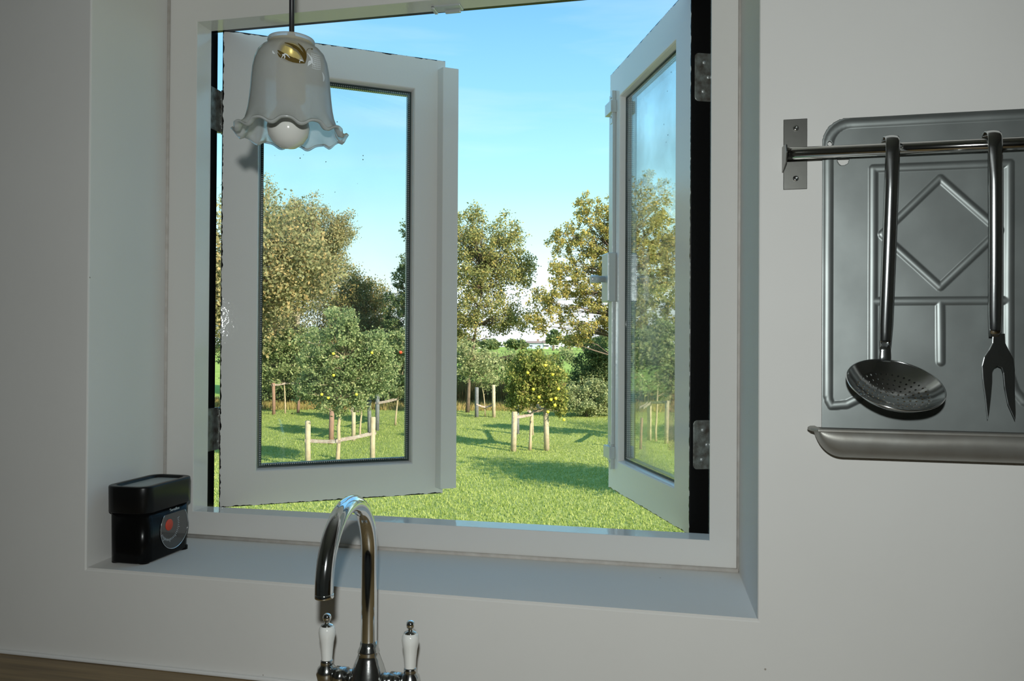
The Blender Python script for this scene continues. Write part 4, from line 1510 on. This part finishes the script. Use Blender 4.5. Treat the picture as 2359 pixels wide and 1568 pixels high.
# near apple tree in the left pane
make_tree('apple_tree', 'nearest young apple tree between two stakes low in the left pane', 'tree', 780, 14.6,
          [(775, 755, 62, 48), (735, 820, 55, 55), (800, 815, 70, 60), (855, 800, 45, 50), (750, 880, 66, 48), (830, 880, 66, 55), (790, 925, 75, 30), (880, 850, 36, 50), (705, 890, 28, 34)],
          26000, 0.050, M['apple_leaf'], M['pale_bark'], 0.045, twigs=420, stems=1, spread=0.12, fork_h=0.3,
          fruit=(M['yellow_fruit'], [(757, 916), (742, 908), (769, 864), (857, 812), (768, 814), (822, 908)], 0.028))
stakes(780, 14.6, [(712, 14.5, 0.89, 'post', 0.052), (860, 14.9, 0.93, 'post', 0.050)],
       'pair of pale posts strapped to the nearest apple tree in the left pane', [(0, 't', 0.52, 0.50), ('t', 1, 0.52, 0.62)])
make_tree('apple_tree', 'young apple tree with one red apple at the right edge of the left pane', 'tree', 912, 22.5,
          [(905, 830, 40, 45), (930, 800, 36, 45), (945, 860, 45, 45), (900, 885, 40, 34), (980, 830, 40, 50)],
          15000, 0.075, M['apple_leaf'], M['pale_bark'], 0.030, twigs=170, spread=0.14,
          fruit=(M['red_fruit'], [(923, 811)], 0.05))
stakes(912, 22.5, [(870, 21.0, 1.05, 'post_grey', 0.055)], 'single grey post standing left of the tree with the red apple', [('t', 0, 0.75, 0.75)])
make_tree('apple_tree', 'small apple tree behind the nearest one inside reddish and pale posts', 'tree', 830, 19.2,
          [(850, 850, 50, 45), (820, 890, 45, 34), (880, 880, 36, 34)],
          9000, 0.075, M['apple_leaf'], M['pale_bark'], 0.03, twigs=110, spread=0.15)
stakes(830, 19.2, [(765, 18.0, 0.80, 'post_red', 0.058), (816, 18.6, 0.92, 'post', 0.050), (853, 19.8, 0.98, 'post_grey', 0.050)],
       'three posts, one reddish, linked by straps behind the nearest apple tree', [(1, 2, 0.78, 0.86), ('t', 1, 0.72, 0.74)])
make_tree('apple_tree', 'small staked apple tree far left at the back of the lawn', 'tree', 658, 26,
          [(650, 800, 46, 40), (690, 790, 46, 40), (640, 860, 46, 40), (690, 860, 30, 30), (610, 830, 40, 50)],
          15000, 0.085, M['apple_leaf'], M['pale_bark'], 0.03, twigs=180, spread=0.15)
stakes(658, 26, [(632, 25.6, 1.05, 'post_red', 0.055), (688, 26.2, 1.10, 'post_red', 0.050)],
       'pair of reddish posts with a top strap at the far left of the lawn', [(0, 't', 0.98, 1.02), ('t', 1, 1.02, 1.03)])
stakes(591, 21, [(592, 21, 1.15, 'post', 0.055)], 'lone pale post at the extreme left edge of the left pane', [])
make_tree('quince_tree', 'small round tree with yellow fruit between stakes in the middle of the lawn', 'tree', 1222, 17.3,
          [(1225, 835, 50, 32), (1200, 860, 36, 42), (1255, 860, 48, 44), (1215, 900, 46, 34), (1270, 905, 36, 40), (1190, 915, 18, 36), (1290, 935, 15, 30)],
          19000, 0.055, M['quince_leaf'], M['pale_bark'], 0.036, twigs=260, spread=0.15, fork_h=0.45,
          fruit=(M['yellow_fruit'], [(1300, 966), (1281, 917), (1270, 920), (1279, 933), (1287, 895), (1263, 948), (1242, 914), (1229, 896), (1256, 841), (1216, 858), (1273, 862)], 0.037))
stakes(1222, 17.3, [(1184, 17.2, 0.86, 'post', 0.062), (1261, 17.4, 1.0, 'post', 0.060), (1193, 20.4, 0.98, 'post_grey', 0.055), (1228, 20.2, 1.0, 'post', 0.035)],
       'four posts with straps around the fruit tree in the middle of the lawn', [(0, 't', 0.74, 0.78), ('t', 1, 0.86, 0.88), (3, 1, 0.86, 0.86)])
make_tree('apple_tree', 'thin young tree between two stakes at the back right of the left casement', 'tree', 1119, 25.5,
          [(1085, 850, 42, 36), (1120, 840, 40, 36), (1075, 810, 40, 30), (1130, 880, 24, 18)],
          3400, 0.085, M['grey_leaf'], M['pale_bark'], 0.022, twigs=130, spread=0.16)
stakes(1119, 25.5, [(1099, 25.3, 0.96, 'post_grey', 0.062), (1139, 25.3, 1.04, 'post', 0.058)],
       'grey post and pale post strapped to the thin young tree at the back', [(0, 't', 0.40, 0.30), ('t', 1, 0.30, 0.40)])
# staked tree in line with the right casement
make_tree('apple_tree', 'leafy apple tree seen through the glass of the right casement', 'tree', 1512, 19,
          [(1500, 800, 50, 50), (1540, 830, 50, 50), (1480, 860, 40, 40), (1530, 770, 40, 40), (1560, 880, 40, 30)],
          14000, 0.075, M['apple_leaf'], M['pale_bark'], 0.03, twigs=200, spread=0.15)
stakes(1512, 19, [(1497, 19.2, 0.95, 'post', 0.055), (1536, 18.6, 1.02, 'post', 0.052), (1477, 17.6, 0.70, 'post_red', 0.03)],
       'posts with pale straps seen through the glass of the right casement', [(2, 0, 0.93, 0.93), (0, 1, 0.93, 1.0)])

# ---------------- garden trees out to the sides (they cast the lawn's shadows and show in the glass)


def side_tree(name, label, x, y, h, r, n_leaf, lm, size=0.10, group=None):
    dv = Vector((x, y, 0)) - Vector((EYE.x, EYE.y, 0))
    d = dv.dot(fwd)
    px = 1179.5 + dv.dot(rgt) / d * 1792
    s = 1792 / d
    cy = 797 - (GZ + h * 0.62 - Z0) * s
    return make_tree(name, label, 'tree', px, d, [(px, cy, r * s, h * 0.34 * s), (px - r * 0.4 * s, cy + h * 0.1 * s, r * 0.7 * s, h * 0.2 * s), (px + r * 0.4 * s, cy - h * 0.06 * s, r * 0.7 * s, h * 0.22 * s)],
                     n_leaf, size, lm, M['bark'], 0.04 + h * 0.01, twigs=180)


side_tree('apple_tree', 'garden apple tree hidden behind the right wall near the house', 2.1, 10.6, 3.6, 1.3, 9000, M['apple_leaf'])
side_tree('apple_tree', 'taller garden tree hidden behind the right wall further off', 5.6, 17.0, 5.2, 1.7, 12000, M['olive_leaf'])
side_tree('apple_tree', 'garden tree beyond the left wall reflected in the right casement', -11.5, 12.0, 4.2, 1.5, 14000, M['apple_leaf'])
side_tree('apple_tree', 'large garden tree beyond the left wall further off', -17.0, 17.5, 8.0, 2.8, 26000, M['olive_leaf'], 0.13)
side_tree('apple_tree', 'wide garden tree beyond the left wall at the hedge line', -22.0, 22.0, 7.0, 3.0, 24000, M['alder_leaf'], 0.14)
side_tree('apple_tree', 'rounded garden tree beyond the left wall behind the others', -14.0, 22.0, 7.5, 2.6, 22000, M['birch_leaf'], 0.13)
stakes(-420, 9.0, [(-455, 9.0, 0.9, 'post', 0.05), (-385, 9.2, 0.95, 'post', 0.05)], 'pair of pale posts beyond the left wall', [(0, 1, 0.7, 0.75)])

# ---------------- far distance
for i, (px, py, rx, ry_, lab) in enumerate([
        (1275, 776, 17, 15, 'round dark tree on the horizon right of the far houses'),
        (1312, 783, 13, 12, 'second round tree on the horizon further right of the far houses'),
        (1345, 787, 20, 9, 'wide low tree clump on the horizon at the right'),
        (1385, 786, 26, 11, 'long tree clump on the horizon beside the right casement'),
        (1190, 791, 24, 8, 'low bush row on the horizon left of the blue shed'),
        (1130, 792, 22, 8, 'low bush row on the horizon near the left casement'),
        (1072, 790, 30, 9, 'low tree clump on the horizon beside the left casement')]):
    dd0 = 230
    make_tree('distant_tree', lab, 'tree', px, dd0, [(px, py, rx, ry_), (px + rx * 0.4, py + ry_ * 0.3, rx * 0.6, ry_ * 0.7), (px - rx * 0.5, py + ry_ * 0.3, rx * 0.6, ry_ * 0.6)],
              4500, 0.68, M['dark_leaf'], M['bark'], 0.4, twigs=90, thick=3)


def house(px, d, wpx, hpx, roofpx, wm, label):
    s = d / 1792
    wd_, h_, rf = wpx * s, hpx * s, roofpx * s
    root = thing('house', label, 'house', at(px, d, GZ + 1.3), YAW)
    MB().box(-wd_ / 2, wd_ / 2, -4, 4, 0, h_).build('walls', wm, root)
    MB().prism([(-4.4, h_), (4.4, h_), (0, h_ + rf)], -wd_ / 2 - 0.4, wd_ / 2 + 0.4, 'x').build('roof', M['house_roof'], root)
    nwin = max(2, int(wd_ / 4))
    for k in range(nwin):
        x = -wd_ / 2 + wd_ * (k + 0.5) / nwin
        MB().box(x - 0.5, x + 0.5, -4.06, -3.98, h_ * 0.4, h_ * 0.65).build('window', M['window_dark'], root)
    MB().box(wd_ * 0.2 - 0.4, wd_ * 0.2 + 0.4, -0.4, 0.4, h_ + rf * 0.5, h_ + rf + 0.8).build('chimney', M['house_roof'], root)


hb = 300
house(1232, hb, 36, 13, 5, M['house_blue'], 'long low blue grey shed on the horizon in the gap between trees')
house(1257, hb - 12, 11, 14, 6, M['house_wall'], 'small white house at the right end of the blue shed')
house(1278, hb + 10, 16, 11, 4, M['house_wall'], 'white farm building behind the round horizon tree')
house(1112, hb, 26, 12, 6, M['house_wall'], 'brown roofed house on the horizon near the left casement')
